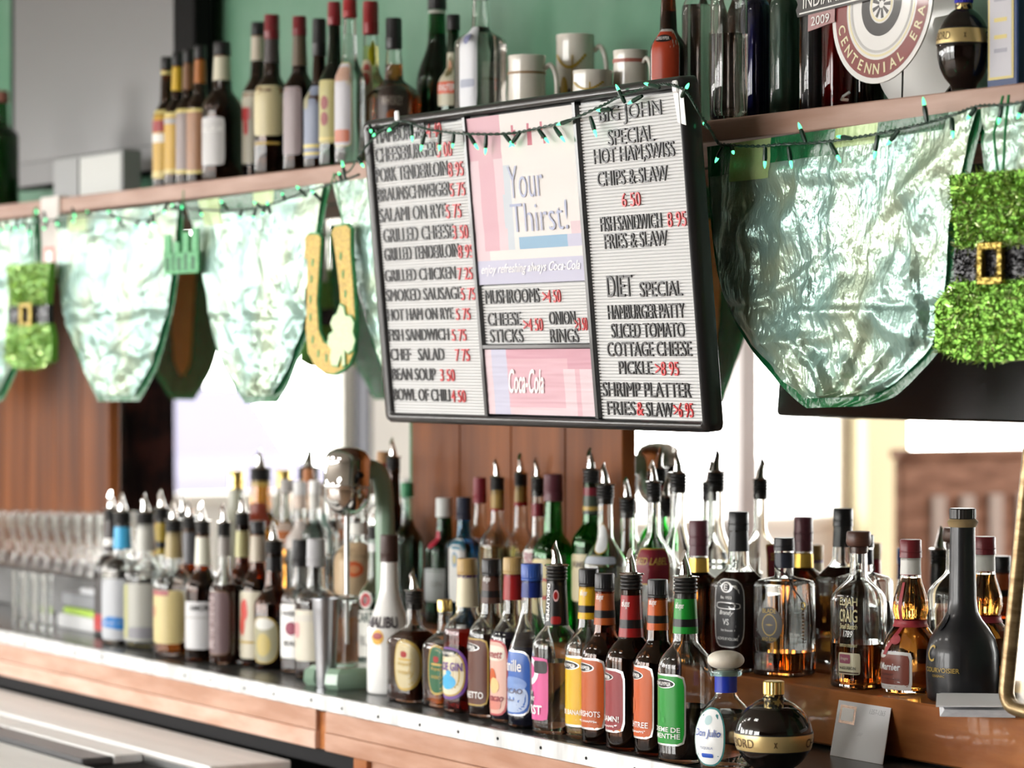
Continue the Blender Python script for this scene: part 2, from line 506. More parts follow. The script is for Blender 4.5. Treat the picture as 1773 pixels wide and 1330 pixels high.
# ------------------------------------------------------------------ the room
M_GREENWALL = noisy('green_wall_paint', (.045, .185, .095), (.17, .30, .22), (2.2, 2.2, 2.2), 5, .55, .25, lo=.3, hi=.7)
M_PALEWALL = noisy('pale_wall_paint', (.70, .69, .66), (.78, .77, .74), (2, 2, 2), 3, .6)
M_CEIL = noisy('ceiling_paint', (.50, .49, .46), (.56, .55, .52), (3, 3, 3), 3, .7)
M_FLOOR = noisy('worn_floor', (.16, .10, .06), (.30, .20, .13), (3, 14, 3), 6, .45)
M_PANEL = noisy('varnished_panel', (.10, .028, .006), (.23, .072, .018), (14, 14, .9), 7, .38, .06, spec=.12)
M_SHELFW = noisy('worn_shelf_wood', (.26, .135, .09), (.46, .31, .25), (3.5, 20, 26), 8, .5, .3, lo=.25, hi=.75)
M_COUNTERW = noisy('copper_brown_wood', (.36, .17, .095), (.50, .29, .20), (5, 14, 30), 7, .4, .15, coat=.2)
M_COUNTERP = noisy('pale_scuffed_wood', (.50, .27, .18), (.62, .42, .33), (6, 14, 26), 7, .4, .12, coat=.2)
M_STEPW = noisy('orange_varnished_wood', (.30, .095, .025), (.46, .17, .05), (4, 9, 26), 7, .33, .1, coat=.35)
M_DARKTOP = noisy('dark_counter_laminate', (.025, .027, .026), (.07, .07, .066), (14, 14, 14), 5, .25)
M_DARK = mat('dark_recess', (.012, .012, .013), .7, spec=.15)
def slab_box(name, lo, hi, m, bev=0, parent=None):
    b = MB(); b.box(lo, hi, m, bev); return b.build(name, parent, smooth=False)
struct(slab_box('floor', (XL, YW - .2, -.1), (XR, YM + .2, 0), M_FLOOR))
struct(slab_box('ceiling', (XL, YW - .2, ZC), (XR, YM + .2, ZC + .1), M_CEIL))
M_DARKWALL = noisy('dark_room_panelling', (.10, .06, .04), (.16, .10, .07), (12, 12, 1.2), 5, .5)
struct(slab_box('wall_right', (XR, YW - .2, -.1), (XR + .1, YM + .2, ZC + .1), M_DARKWALL))
struct(slab_box('wall_back', (XL, YM + .006, 0), (XR, YM + .2, ZC), M_GREENWALL))
b = MB(); xs = XL                                        # wall across the room, with openings
for x0, x1, z0, z1 in WINDOWS:
    b.box((xs, YW - .2, 0), (x0, YW, ZC), M_DARKWALL)
    b.box((x0, YW - .2, 0), (x1, YW, z0), M_DARKWALL); b.box((x0, YW - .2, z1), (x1, YW, ZC), M_DARKWALL); xs = x1
b.box((xs, YW - .2, 0), (XR, YW, ZC), M_DARKWALL)
struct(b.build('wall_front', smooth=False))
b = MB(); ys = YW - .2                                    # end wall with openings
for y0, y1, z0, z1 in sorted(END_WINDOWS):
    b.box((XL - .2, ys, 0), (XL, y0, ZC), M_PALEWALL)
    b.box((XL - .2, y0, 0), (XL, y1, z0), M_PALEWALL); b.box((XL - .2, y0, z1), (XL, y1, ZC), M_PALEWALL); ys = y1
b.box((XL - .2, ys, 0), (XL, YM + .2, ZC), M_PALEWALL)
struct(b.build('wall_left', smooth=False))
M_FRAMEW = flat((.70, .68, .63), .5, 'frame')
def window(n, put, w, h, mull):
    b = MB(); t = .05
    for a0, a1, c0, c1 in [(0, w, 0, t), (0, w, h - t, h), (0, t, t, h - t), (w - t, w, t, h - t)] + [(m_ - .018, m_ + .018, t, h - t) for m_ in mull]: b.box(*put(a0, a1, c0, c1), M_FRAMEW)
    struct(b.build('window_%d' % n, smooth=False))
for i, (x0, x1, z0, z1) in enumerate(WINDOWS): window(i + 1, lambda a0, a1, c0, c1: ((x0 + a0, YW - .12, z0 + c0), (x0 + a1, YW + .02, z0 + c1)), x1 - x0, z1 - z0, [(x1 - x0) * k / 4 for k in (1, 2, 3)])
for i, (y0, y1, z0, z1) in enumerate(END_WINDOWS): window(i + 4, lambda a0, a1, c0, c1: ((XL - .12, y0 + a0, z0 + c0), (XL + .02, y0 + a1, z0 + c1)), y1 - y0, z1 - z0, [])
for i, (lx, ly) in enumerate(((-9.6, .7), (-7.9, .7), (-6.2, .7), (-4.5, .7))):
    t = thing('ceiling_light', (lx, ly, ZC), 'rectangular ceiling light panel above the bar', 'ceiling light', 'ceiling lights above the bar')
    b = MB(); b.box((-.34, -.20, -.05), (.34, .20, 0), M_FRAMEW, .004); b.build('housing', t, smooth=False)
    b = MB(); b.box((-.31, -.17, -.056), (.31, .17, -.0502), mat('lit_diffuser', (.9, .9, .88), .5, emit=(1, .97, .92), es=22.0)); b.build('diffuser', t, smooth=False)
# street side, seen only through the windows in the mirror
struct(slab_box('ground', (XL - 30, -40, -.12), (XR + 10, YW - .2, -.02), noisy('pavement', (.30, .29, .28), (.40, .39, .37), (2, 2, 2))))
struct(slab_box('ground_1', (XL - 30, YW - .2, -.12), (XL - .2, YM + 20, -.02), noisy('pavement', (.30, .29, .28), (.40, .39, .37))))
def post(n, pa, pb, m, d0=.02, d1=.14):
    y0, y1 = in_mirror(pb, 800, XL).y, in_mirror(pa, 800, XL).y
    struct(slab_box('trim_%d' % n, (XL + d0, y0, 0), (XL + d1, y1, ZC), m))
post(1, 1470, 1545, flat((.74, .66, .44), .6, 'trim'))
post(2, 1252, 1284, flat((.34, .31, .31), .6, 'trim'))
post(3, 611, 619, flat((.05, .05, .06), .6, 'trim'))
XB = XL + 1.0
g0, g1 = in_mirror(1548, 792, XB), in_mirror(1790, 792, XB)
M_BOOTH = noisy('booth_wood', (.13, .055, .03), (.26, .13, .085), (6, 6, 26), 5, .7, spec=.2)
W_ = g0.y - g1.y + .3; zb = in_mirror(1660, 792, XB).z
t = thing('booth_bench', (XB, g0.y - W_, 0), 'brown wooden booth bench standing before the window', 'bench')
b = MB(); b.box((0, 0, 0), (.06, W_, zb), M_BOOTH, .01); b.box((-.03, 0, zb), (.08, W_, zb + .04), M_BOOTH, .01); b.build('backrest', t, smooth=False)
b = MB()
for k in range(int(W_ / .16)): b.box((.06, .05 + k * .16, .5), (.075, .13 + k * .16, zb - .16), flat((.32, .25, .22), .7, 'slat'), .004)
b.build('slat_panel', t, smooth=False)
b = MB(); b.box((.06, .03, .40), (.50, W_ - .03, .46), flat((.25, .06, .04), .5, 'seat'), .02); b.box((.06, .05, 0), (.45, W_ - .05, .40), M_BOOTH, .01); b.build('seat', t, smooth=False)
c0, c1 = in_mirror(207, 700, XL + .12), in_mirror(312, 700, XL + .12)
zt_ = 2.7
b = MB()                                                 # gathered patterned curtain
M_CURT = noisy('patterned_curtain', (.022, .010, .012), (.11, .035, .03), (9, 9, 9), 3, .8, lo=.45, hi=.62)
def cur(u, v):
    wv = 1 - .16 * math.sin(v * PI * .9) + .10 * v
    return (XL + .12 + .04 * math.sin(u * 34), c0.y + (c1.y - c0.y) * (u * wv), .1 + (zt_ - .1) * (1 - v))
b.grid(cur, 60, 14, M_CURT); o = b.build('curtain')
tag(o, 'dark patterned curtain gathered beside the far window', 'curtain')
def car(cx, cy, col, label):                              # simple parked car beyond the window
    t = thing('parked_car', (cx, cy, 0), label, 'car')
    m = mat('lavender_paint', col, .9, spec=0.); g = mat('dark_car_glass', (.06, .06, .075), .9, spec=0.)
    b = MB(); pts = [(-2.1, .35), (2.1, .35), (2.15, .75), (1.9, .95), (1.0, 1.05), (.45, 1.45), (-1.0, 1.48), (-1.6, 1.05), (-2.1, .95)]
    b.slab(pts, -.8, .8, m); b.build('body', t, smooth=False)
    b = MB(); b.slab([(.85, 1.05), (.40, 1.40), (-.92, 1.42), (-1.35, 1.05)], -.81, .81, g); b.build('window_glass', t, smooth=False)
    for sx in (-1.3, 1.3):
        for sy in (-.7, .7):
            b = MB(); b.tube([(sx, sy - .1, .33), (sx, sy + .1, .33)], .33, M_DARK, 20); b.build('wheel', t)
car(-17.2, -1.15, (.068, .065, .085), 'lavender car parked outside the far window')
# ------------------------------------------------------------------ back wall: mirrors, panels, shelf
M_MIRROR = mat('silvered_mirror', (.93, .94, .93), .0, 1.)
def mirror(px0, px1, label):
    x0 = on_y(px0, 700, YM).x; x1 = on_y(px1, 700, YM).x
    b = MB(); b.box((x0, YM - .004, Z_COUNTER), (x1, YM + .005, Z_SHELF - .04), M_MIRROR)
    return tag(b.build('wall_mirror', smooth=False), label, 'mirror')
mirror(186, 712, 'mirror on the back wall left of the brown wood panel, behind the metal drink mixer')
mirror(1070, 1990, 'mirror on the back wall behind the amber whiskey bottles')
def panel(px0, px1, name, y):
    x0 = on_y(px0, 700, y).x; x1 = on_y(px1, 700, y).x
    b = MB(); n = max(1, round((x1 - x0) / .19)); w = (x1 - x0) / n
    for i in range(n): b.box((x0 + i * w + .0015, y, Z_COUNTER), (x0 + (i + 1) * w - .0015, YM + .006, Z_SHELF - .04), M_PANEL, .002)
    return struct(b.build(name, smooth=False))
panel(712, 1078, 'wall_back_panel_1', YM - .02)
panel(-260, 189, 'wall_back_panel_2', YM - .02)
# upper shelf
xs0 = -9.6; xs1 = -1.6
sh = thing('wall_shelf', (-5, Y_SHELF, Z_SHELF), 'long worn wooden shelf above the mirrors carrying bottles and mugs', 'shelf')
b = MB(); b.box((xs0 + 5, 0, -.036), (xs1 + 5, YM - Y_SHELF, 0), M_SHELFW, .002); b.build('shelf_board', sh, smooth=False)
hk = on_y(1468, 173, Y_SHELF)
b = MB(); k = hk - Vector((-5, Y_SHELF, Z_SHELF)); b.tube([(k.x, .0, k.z), (k.x, -.012, k.z), (k.x + .012, -.018, k.z + .004), (k.x + .02, -.012, k.z + .01)], .0022, STEEL, 8); b.build('hook', sh)
pb = on_y(70, 342, Y_SHELF - .006); pe = on_y(101, 480, Y_SHELF - .006)
st = thing('shelf_support', (pb.x, Y_SHELF - .006, pe.z), 'pale painted post at the far left holding up the shelf, with a red sticker', 'post')
b = MB(); b.box((0, 0, 0), (pe.x - pb.x, .03, pb.z - pe.z), flat((.62, .58, .55), .5, 'post'), .002); b.build('post', st, smooth=False)
b = MB(); w_ = pe.x - pb.x; b.box((w_ * .2, -.001, .025), (w_ * .8, 0, .075), flat((.70, .28, .24), .5, 'sticker')); b.box((w_ * .33, -.0015, .035), (w_ * .67, -.001, .065), WHITE); b.build('sticker', st, smooth=False)
# ------------------------------------------------------------------ counter
ct = thing('back_bar_counter', (-5, Y_EDGE, 0), 'long back bar counter with a shiny metal edge strip and brown wood front', 'counter')
D_ = YM - Y_EDGE
X0, X1 = -4.6, 3.0      # local extents
b = MB(); b.box((X0, .004, Z_COUNTER - .03), (X1, D_, Z_COUNTER), M_DARKTOP); b.build('worktop', ct, smooth=False)
M_STRIP = noisy('scuffed_aluminium', (.48, .49, .49), (.76, .77, .77), (30, 8, 8), 6, .38, metal=.75)
b = MB(); b.box((X0, -.004, Z_COUNTER - .028), (X1, .004, Z_COUNTER + .003), M_STRIP, .0012)
eo = b.build('edge_strip', ct, smooth=False)
b = MB()
for i in range(52):
    x = X0 + .06 + i * .142 + rng.uniform(-.01, .01)
    z = Z_COUNTER - .014 + rng.uniform(-.004, .004)
    b.tube([(x, -.0038, z), (x, -.0052, z)], .0028, M_DARK, 8)
tag(b.build('nails', eo), kind='stuff')
seam = on_y(545, 1240, Y_EDGE).x + 5; seam2 = on_y(562, 1240, Y_EDGE).x + 5
for xa, xb in ((X0, seam), (seam2, X1)):
    b = MB(); b.box((xa, .002, Z_COUNTER - .070), (xb, .03, Z_COUNTER - .028), M_COUNTERW, .0015); b.box((xa, .0, Z_COUNTER - .106), (xb, .03, Z_COUNTER - .0705), M_COUNTERP if xa == X0 else M_COUNTERW, .0015)
    b.build('front_panel', ct, smooth=False)
b = MB(); b.box((seam, .012, Z_COUNTER - .106), (seam2, .03, Z_COUNTER - .034), M_STEPW); b.build('filler_strip', ct, smooth=False)
zc_lip = EYE - .776
b = MB(); xe = on_y(612, 1315, Y_EDGE).x + 5
b.box((xe, .012, 0), (X1, .03, Z_COUNTER - .1062), M_COUNTERW, .001); b.box((xe, .0, 0), (xe + .05, .03, Z_COUNTER - .1062), M_STEPW, .001)
b.box((X0, .012, zc_lip), (xe, .03, Z_COUNTER - .1062), M_DARK); b.box((X0, .25, 0), (xe, .28, Z_COUNTER - .03), M_DARK)  # near-black strip paints the shade of the recess above the cooler
b.build('cabinet_front', ct, smooth=False)
b = MB(); b.box((X0, D_ - .008, 0), (X1, D_ + .0, Z_COUNTER - .03), M_DARK); b.build('back_board', ct, smooth=False)
# cooler under the counter at the left
M_COOL = noisy('bright_steel', (.86, .87, .87), (.93, .94, .94), (3, 40, 3), 4, .35)
zc = EYE - .777; xce = -5.206
co = thing('under_counter_cooler', (xce, 0, 0), 'long steel bottle cooler with sliding lids below the counter', 'cooler')
b = MB(); b.box((-4.2, 2.05, .06), (0, 2.70, zc - .02), M_DARK); b.box((-4.2, 2.522, zc - .02), (0, 2.70, zc), M_COOL, .003); b.box((-4.2, 2.05, zc - .03), (0, 2.36, zc - .012), M_COOL, .003)
b.box((-4.2, 2.505, zc - .02), (0, 2.522, zc - .006), STEEL); b.build('body', co, smooth=False)
for i in range(7):
    xa = -.264 - .566 * i
    b = MB(); b.box((xa - .556, 2.44, zc - .02), (xa, 2.503, zc - .002), M_COOL, .002); b.build('lid', co, smooth=False)
    b = MB(); b.box((xa - .556, 2.37, zc - .02), (xa, 2.438, zc - .004), flat((.10, .10, .105), .35, 'lid'), .003); b.build('lid_dark_strip', co, smooth=False)  # front strip of each lid in dark grey
# wooden step
sp_ = thing('bottle_step', (-5, Y_STEP, Z_COUNTER), 'orange brown wooden step on the counter carrying the back bottles', 'bottle riser')
XSP = on_y(300, 1000, Y_STEP).x + 5
b = MB(); b.box((XSP, .0, .006), (X1, YM - Y_STEP - .022, Z_STEP - Z_COUNTER), M_STEPW, .003)
b.build('riser_board', sp_, smooth=False)
b = MB(); b.box((XSP, .012, .0006), (X1, YM - Y_STEP - .03, .006), M_DARK); b.build('foot_strip', sp_, smooth=False)
gr = thing('glass_riser', (-5 + XSP - .004, Y_STEP - .02, Z_COUNTER), 'dark riser at the far left of the counter carrying the curvy beer glasses', 'riser')
b = MB(); b.box((X0 - XSP, 0, .0006), (0, YM - Y_STEP - .004, Z_STEP - Z_COUNTER), noisy('dark_riser', (.05, .05, .05), (.12, .12, .12), (9, 9, 9), 4, .3), .003); b.build('riser_board', gr, smooth=False)
# ------------------------------------------------------------------ menu board
sg0 = on_y(667, 727, 2.74); sg1 = on_y(1226, 755, 2.74)
SX, SZ = sg0.x, (sg0.z + sg1.z) / 2
SW = sg1.x - sg0.x
TILT = math.radians(5.2)
S_UP = Vector((0, -math.sin(TILT), math.cos(TILT))); S_N = Vector((0, -math.cos(TILT), -math.sin(TILT)))
S_O = Vector((SX, 2.74, SZ))
def sp(px, py, off=0.):                                   # photograph pixel -> board coordinates (u, v)
    d = ray(px, py); n = S_N
    t = (S_O + n * off - CAM).dot(n) / d.dot(n)
    q = CAM + d * t - S_O
    return q.x, q.dot(S_UP)
SH = (sp(630, 203)[1] + sp(1190, 137)[1]) / 2
mb_ = thing('menu_board', S_O, 'black framed letter board menu with red prices hung from the shelf', 'menu board', rot=(TILT, 0, 0))
M_FRAME = mat('black_plastic_frame', (.016, .016, .017), .28, coat=.3)
def rrect(x0, z0, x1, z1, r, n=6):
    P = []
    for cx, cz, a in ((x1 - r, z1 - r, 0), (x0 + r, z1 - r, 90), (x0 + r, z0 + r, 180), (x1 - r, z0 + r, 270)):
        for i in range(n + 1):
            t = math.radians(a + 90 * i / n); P.append((cx + r * math.cos(t), cz + r * math.sin(t)))
    return P
fw_ = .018; fx_ = .027
b = MB()
loops = []
for (ins, y, r) in ((.004, .034, .012), (0, .031, .014), (0, .006, .014), (.004, .0, .012), (.011, -.003, .010), (fw_ - .003, -.001, .006), (fw_, .006, .004)):
    loops.append([(x, y, z) for x, z in rrect(ins * (1.5 if ins > .01 else 1), ins, SW - ins * (.8 if ins > .01 else 1), SH - ins, r)])
n = len(loops[0]); vs = [p for l in loops for p in l]; fs = []
for i in range(len(loops) - 1):
    for k in range(n): fs.append((i * n + k, i * n + (k + 1) % n, (i + 1) * n + (k + 1) % n, (i + 1) * n + k))
fs.append(tuple(range(n)))
b.add(vs, [tuple(reversed(f)) for f in fs], M_FRAME)
b.build('frame', mb_, angle=50)
DIV = [(sp(799, 330)[0], ), (sp(1010, 400)[0], )]
u1, u2 = sp(822, 460)[0], sp(1014, 460)[0]
b = MB()
for u in (u1, u2): b.box((u - .0055, -.001, fw_), (u + .0055, .012, SH - fw_), M_FRAME, .0012)
v1, v2 = sp(920, 600)[1], sp(920, 490)[1]
b.box((u1, -.0005, v1 - .004), (u2, .012, v1 + .004), M_FRAME, .0012)
b.build('divider', mb_, smooth=False)
M_FELT = flat((.62, .63, .63), .6, 'board')
PITCH_G = .0054
def letter_panel(ua, ub, va, vb):
    b = MB(); prof = []
    n = int((vb - va) / PITCH_G)
    for i in range(n):
        v = va + i * PITCH_G
        prof += [(.0072, v), (.0072, v + PITCH_G - .0017), (.0112, v + PITCH_G - .0014), (.0112, v + PITCH_G - .0003)]
    vs = []
    for y, v in prof: vs += [(ua, y, v), (ub, y, v)]
    fs = [(2 * i, 2 * i + 1, 2 * i + 3, 2 * i + 2) for i in range(len(prof) - 1)]
    b.add(vs, fs, M_FELT)
    return b.build('letter_panel', mb_, smooth=False)
letter_panel(fx_, u1, fw_, SH - fw_)
letter_panel(u2, SW - .0145, fw_, SH - fw_)
letter_panel(u1, u2, v1, v2)
M_LET = mat('black_letter', (.02, .02, .022), .3); M_RED = mat('red_letter', (.62, .03, .035), .3)
def menu_text(s, xl, yt, xr, yb, m=M_LET, ext=.045):
    ua, va = sp(xl, yb); _, vb = sp(xl, yt)
    ub, _ = sp(xr, (yt + yb) / 2 - (xr - xl) * (.10 if yt < 450 else .02))
    vs, fs, _ = text_geo(s, -.004, ext)
    h = vb - va
    b = MB()
    b.add([(ua + (ub - ua) * x, .0066 - .0022 * (z / ext * .5 + .5), va + h * y) for x, y, z in vs], [tuple(f) for f in fs], m)
    vs2 = []
    return b.build('menu_lettering', mb_, smooth=False)
left = [('HAMBURGER', '4 40', 648, 224, 734, 249, 736), ('CHEESEBURGER', '5 00', 647, 257, 751, 283, 754), ('PORK TENDERLOIN', '8 95', 648, 292, 770, 317, 774),
        ('BRAUNSCHWEIGER', '5 75', 651, 327, 775, 350, 777), ('SALAMI ON RYE', '5 75', 654, 362, 767, 386, 770), ('GRILLED CHEESE', '3 50', 660, 397, 780, 421, 782),
        ('GRILLED TENDERLOIN', '8 95', 662, 430, 789, 453, 791), ('GRILLED CHICKEN', '7 25', 663, 468, 784, 489, 790), ('SMOKED SAUSAGE', '5 75', 665, 502, 794, 523, 796),
        ('HOT HAM ON RYE', '5 75', 668, 536, 780, 556, 787), ('FISH SANDWICH', '5 75', 670, 571, 772, 591, 780), ('CHEF   SALAD', '7 75', 673, 604, 764, 625, 786),
        ('BEAN SOUP', '3 50', 676, 638, 749, 659, 760), ('BOWL OF CHILI', '4 50', 678, 673, 774, 694, 779)]
def slope(y): return (y - 690.0) / 3900.0 * (1 if y < 690 else 1)     # drift of a board line per pixel, up to the right
for s, p_, xl, yt, xr, yb, xp in left:
    menu_text(s, xl, yt, xr, yb)
    dy = (xp - xl) * (-.105 + .15 * (yt - 205) / 520)
    menu_text(p_, xp - 1, yt + dy, xp + (23.5 if yt < 495 else 22.5), yb + dy, M_RED)
for s, xl, yt, xr, yb in (('MUSHROOMS', 837, 503, 929, 527), ('CHEESE', 841, 542, 897, 565), ('ONION', 947, 540, 991, 563), ('STICKS', 845, 571, 901, 594), ('RINGS', 949, 570, 997, 594)):
    menu_text(s, xl, yt, xr, yb)
for s, xl, yt, xr, yb in (('>4 50', 936, 503, 966, 525), ('>4 50', 903, 552, 935, 574), ('>3 50', 992, 551, 1012, 573)): menu_text(s, xl, yt, xr, yb, M_RED)
for s, xl, yt, xr, yb in (('BIG JOHN', 1034, 186, 1140, 221), ('SPECIAL', 1049, 225, 1127, 253), ('HOT HAM,SWISS', 1025, 259, 1163, 289), ('CHIPS & SLAW', 1031, 298, 1151, 324),
                          ('FISH SANDWICH', 1036, 376, 1140, 402), ('FRIES & SLAW', 1043, 406, 1150, 432), ('DIET', 1048, 478, 1090, 515), ('SPECIAL', 1104, 489, 1176, 515),
                          ('HAMBURGER PATTY', 1049, 529, 1180, 554), ('SLICED TOMATO', 1055, 561, 1180, 586), ('COTTAGE CHEESE', 1048, 593, 1192, 618), ('PICKLE', 1068, 626, 1124, 649),
                          ('SHRIMP PLATTER', 1040, 662, 1191, 687), ('FRIES', 1048, 695, 1095, 719), ('SLAW', 1115, 697, 1160, 722)): menu_text(s, xl, yt, xr, yb)
for s, xl, yt, xr, yb in (('6 50', 1073, 335, 1104, 359), ('8 95', 1152, 368, 1183, 394), ('>8 95', 1131, 627, 1170, 651), ('&', 1099, 697, 1109, 720), ('>6 95', 1163, 698, 1195, 723)): menu_text(s, xl, yt, xr, yb, M_RED)
# posters
P_PINK, P_WHT, P_LAV, P_BLUE, P_MAUVE = flat((0.589, 0.361, 0.414), .5, 'poster'), flat((0.665, 0.637, 0.618), .5, 'poster'), flat((0.478, 0.478, 0.599), .5, 'poster'), flat((0.232, 0.388, 0.533), .5, 'poster'), flat((0.533, 0.283, 0.343), .5, 'poster')
P_PALEP, P_GREY, P_RED = flat((0.627, 0.496, 0.533), .5, 'poster'), flat((0.496, 0.543, 0.589), .5, 'poster'), flat((0.496, 0.151, 0.199), .5, 'poster')
def poster(ua, ub, va, vb, cm, name, seed, amp=.0011):
    b = MB()
    def fn(u, v):
        p = Vector((u * 5 + seed, v * 8, seed)); q = Vector((u * 2.2, v * 22, seed + 3))
        return (ua + (ub - ua) * u, .0035 - amp * noise.noise(p) - amp * .8 * max(0, noise.noise(q)), va + (vb - va) * v)
    b.grid(fn, 48, 70, cm)
    return b.build(name, mb_, angle=180)
def c1(u, v):
    j = .02 * noise.noise(Vector((u * 6, v * 6, 1)))
    if v < .14: return P_LAV
    if v < .20: return P_WHT if u > .12 else P_PALEP
    if v < .265 and u > .42: return P_BLUE if u < .86 else P_LAV
    if v > .80 and .42 + j < u < .78: return P_RED if (int(u * 40 + v * 9 + 2 * j * 40) % 6 == 0 and v < .93) else P_WHT
    if v > .80 and u > .78: return P_WHT
    if u < .30 + j: return P_PINK if (.08 < u < .22 or v > .74) else P_PALEP
    if u < .37 and v < .7: return P_GREY
    if u > .9 and .2 < v < .34: return P_PALEP
    return P_WHT
p1 = poster(u1 + .005, u2 - .005, v2, SH - fw_ - .004, c1, 'poster', 1.5)
def ptext(s, u0, u1_, v0, v1_, m, box, parent, sh=0., bold=.0):
    ua, ub, va, vb = box; vs, fs, _ = text_geo(s, bold, 0, sh); b = MB()
    b.add([(ua + (ub - ua) * (u0 + (u1_ - u0) * x), .0012, va + (vb - va) * (v0 + (v1_ - v0) * y)) for x, y, z in vs], fs, m)
    b.build('lettering', parent, smooth=False)
bx1_ = (u1 + .005, u2 - .005, v2, SH - fw_ - .004)
INKB = flat((.46, .50, .66), .4); INKW = flat((.88, .87, .84), .3)
ptext('Your', .36, .68, .50, .69, INKB, bx1_, p1, bold=-.012); ptext('Thirst!', .36, .88, .30, .47, INKB, bx1_, p1, bold=-.012)
ptext('enjoy refreshing always Coca-Cola', .04, .96, .05, .12, INKW, bx1_, p1, .45)
bx2_ = (u1 + .005, u2 - .005, fw_ + .003, v1 - .005)
def c2(u, v):
    if u < .20: return P_LAV if u > .06 else P_PALEP
    if v > .86: return P_MAUVE
    if u > .72 and v < .7: return P_PALEP if (int(u * 24) % 5) else P_PINK
    if u > .78 and .3 < v: return P_MAUVE
    if v < .12: return P_PALEP
    return P_PINK
p2 = poster(*bx2_, c2, 'poster', 6.2, .0009)
ptext('Coca-Cola', .22, .55, .33, .70, INKW, bx2_, p2, .4, .01)
for px_, py_ in ((690, 201), (1172, 150)):                 # clear clips that hold the light string
    u, v = sp(px_, py_); b = MB(); b.box((u - .008, -.0055, v - .010), (u + .008, -.001, v + .010), flat((.80, .80, .80), .2, 'clip'), .003); b.build('clip', mb_, smooth=False)
u, v = sp(1176, 185); b = MB()
b.slab([(u - .012, v + .03), (u + .016, v + .03), (u + .018, v - .030), (u - .004, v - .024)], -.0022, -.0012, WHITE); b.build('paper_scrap', mb_, smooth=False)
# ------------------------------------------------------------------ plastic pennants
def sheet_mat(name, c0, c1, tr, gl, rough, bscale, bst):
    m = bpy.data.materials.new(name); m.use_nodes = True; MATS[name] = m
    nt, b, out = nodes(m); L = nt.links.new; N = nt.nodes.new
    tc = N('ShaderNodeTexCoord'); nz = N('ShaderNodeTexNoise'); nz.inputs['Scale'].default_value = 9; nz.inputs['Detail'].default_value = 3
    rp = N('ShaderNodeValToRGB'); rp.color_ramp.elements[0].position = .42; rp.color_ramp.elements[1].position = .62
    rp.color_ramp.elements[0].color = (*c0, 1); rp.color_ramp.elements[1].color = (*c1, 1)
    L(tc.outputs['Object'], nz.inputs['Vector']); L(nz.outputs['Fac'], rp.inputs[0]); L(rp.outputs[0], b.inputs['Base Color'])
    b.inputs['Roughness'].default_value = rough; b.inputs['Metallic'].default_value = gl; b.inputs['Specular IOR Level'].default_value = .8
    v = N('ShaderNodeTexVoronoi'); v.inputs['Scale'].default_value = bscale; v.feature = 'DISTANCE_TO_EDGE'
    mp = N('ShaderNodeMapping'); mp.inputs['Scale'].default_value = (1.6, 1, .7)
    n2 = N('ShaderNodeTexNoise'); n2.inputs['Scale'].default_value = bscale * 3.2; n2.inputs['Detail'].default_value = 4
    L(tc.outputs['Object'], mp.inputs['Vector']); L(mp.outputs[0], v.inputs['Vector']); L(mp.outputs[0], n2.inputs['Vector'])
    ad = N('ShaderNodeMath'); ad.operation = 'ADD'; L(v.outputs['Distance'], ad.inputs[0]); L(n2.outputs['Fac'], ad.inputs[1])
    bp = N('ShaderNodeBump'); bp.inputs['Strength'].default_value = bst; bp.inputs['Distance'].default_value = .006
    L(ad.outputs[0], bp.inputs['Height']); L(bp.outputs[0], b.inputs['Normal'])
    t = N('ShaderNodeBsdfTranslucent'); L(rp.outputs[0], t.inputs[0]); L(bp.outputs[0], t.inputs['Normal'])
    mx = N('ShaderNodeMixShader'); mx.inputs[0].default_value = tr; L(b.outputs[0], mx.inputs[1]); L(t.outputs[0], mx.inputs[2])
    L(mx.outputs[0], out.inputs['Surface'])
    return m
M_SHEET = sheet_mat('crinkled_mint_plastic', (.345, .545, .485), (.44, .56, .41), .16, .42, .14, 27, .5)
M_GSHEET = sheet_mat('green_plastic', (.003, .12, .035), (.008, .17, .05), .2, .0, .25, 30, .3)
M_GPRINT = sheet_mat('lime_print', (.42, .60, .22), (.52, .68, .32), .2, .1, .3, 30, .3)
M_BACK = sheet_mat('green_back_print', (.03, .20, .05), (.05, .26, .07), .3, .0, .4, 30, .2)
M_GOLDP = sheet_mat('gold_back_print', (.80, .50, .12), (.86, .58, .16), .2, .0, .4, 30, .2)
M_CLEARP = flat((.70, .72, .72), .25, 'plastic')
M_RIBBON = flat((.02, .26, .08), .35, 'ribbon')
YP = Y_SHELF - .012
def pennant(rows, label, seed, yoff=0., amp=.007, prints=()):
    """rows: (xl, yl, xr, yr) in photograph pixels from the shelf edge down"""
    y = YP + yoff
    Lp = [on_y(r[0], r[1], y) for r in rows]; Rp = [on_y(r[2], r[3], y) for r in rows]
    org = Vector((Lp[0].x, y, Lp[0].z))
    pn_world(Lp, Rp, org, label, seed, amp, prints)
def curve(P, t):
    n = len(P) - 1; s = min(max(t * n, 0), n - 1e-6); i = int(s); f = s - i
    a = P[max(i - 1, 0)]; b_ = P[i]; c_ = P[i + 1]; d_ = P[min(i + 2, n)]
    return .5 * ((2 * b_) + (c_ - a) * f + (2 * a - 5 * b_ + 4 * c_ - d_) * f * f + (3 * b_ - a - 3 * c_ + d_) * f ** 3)
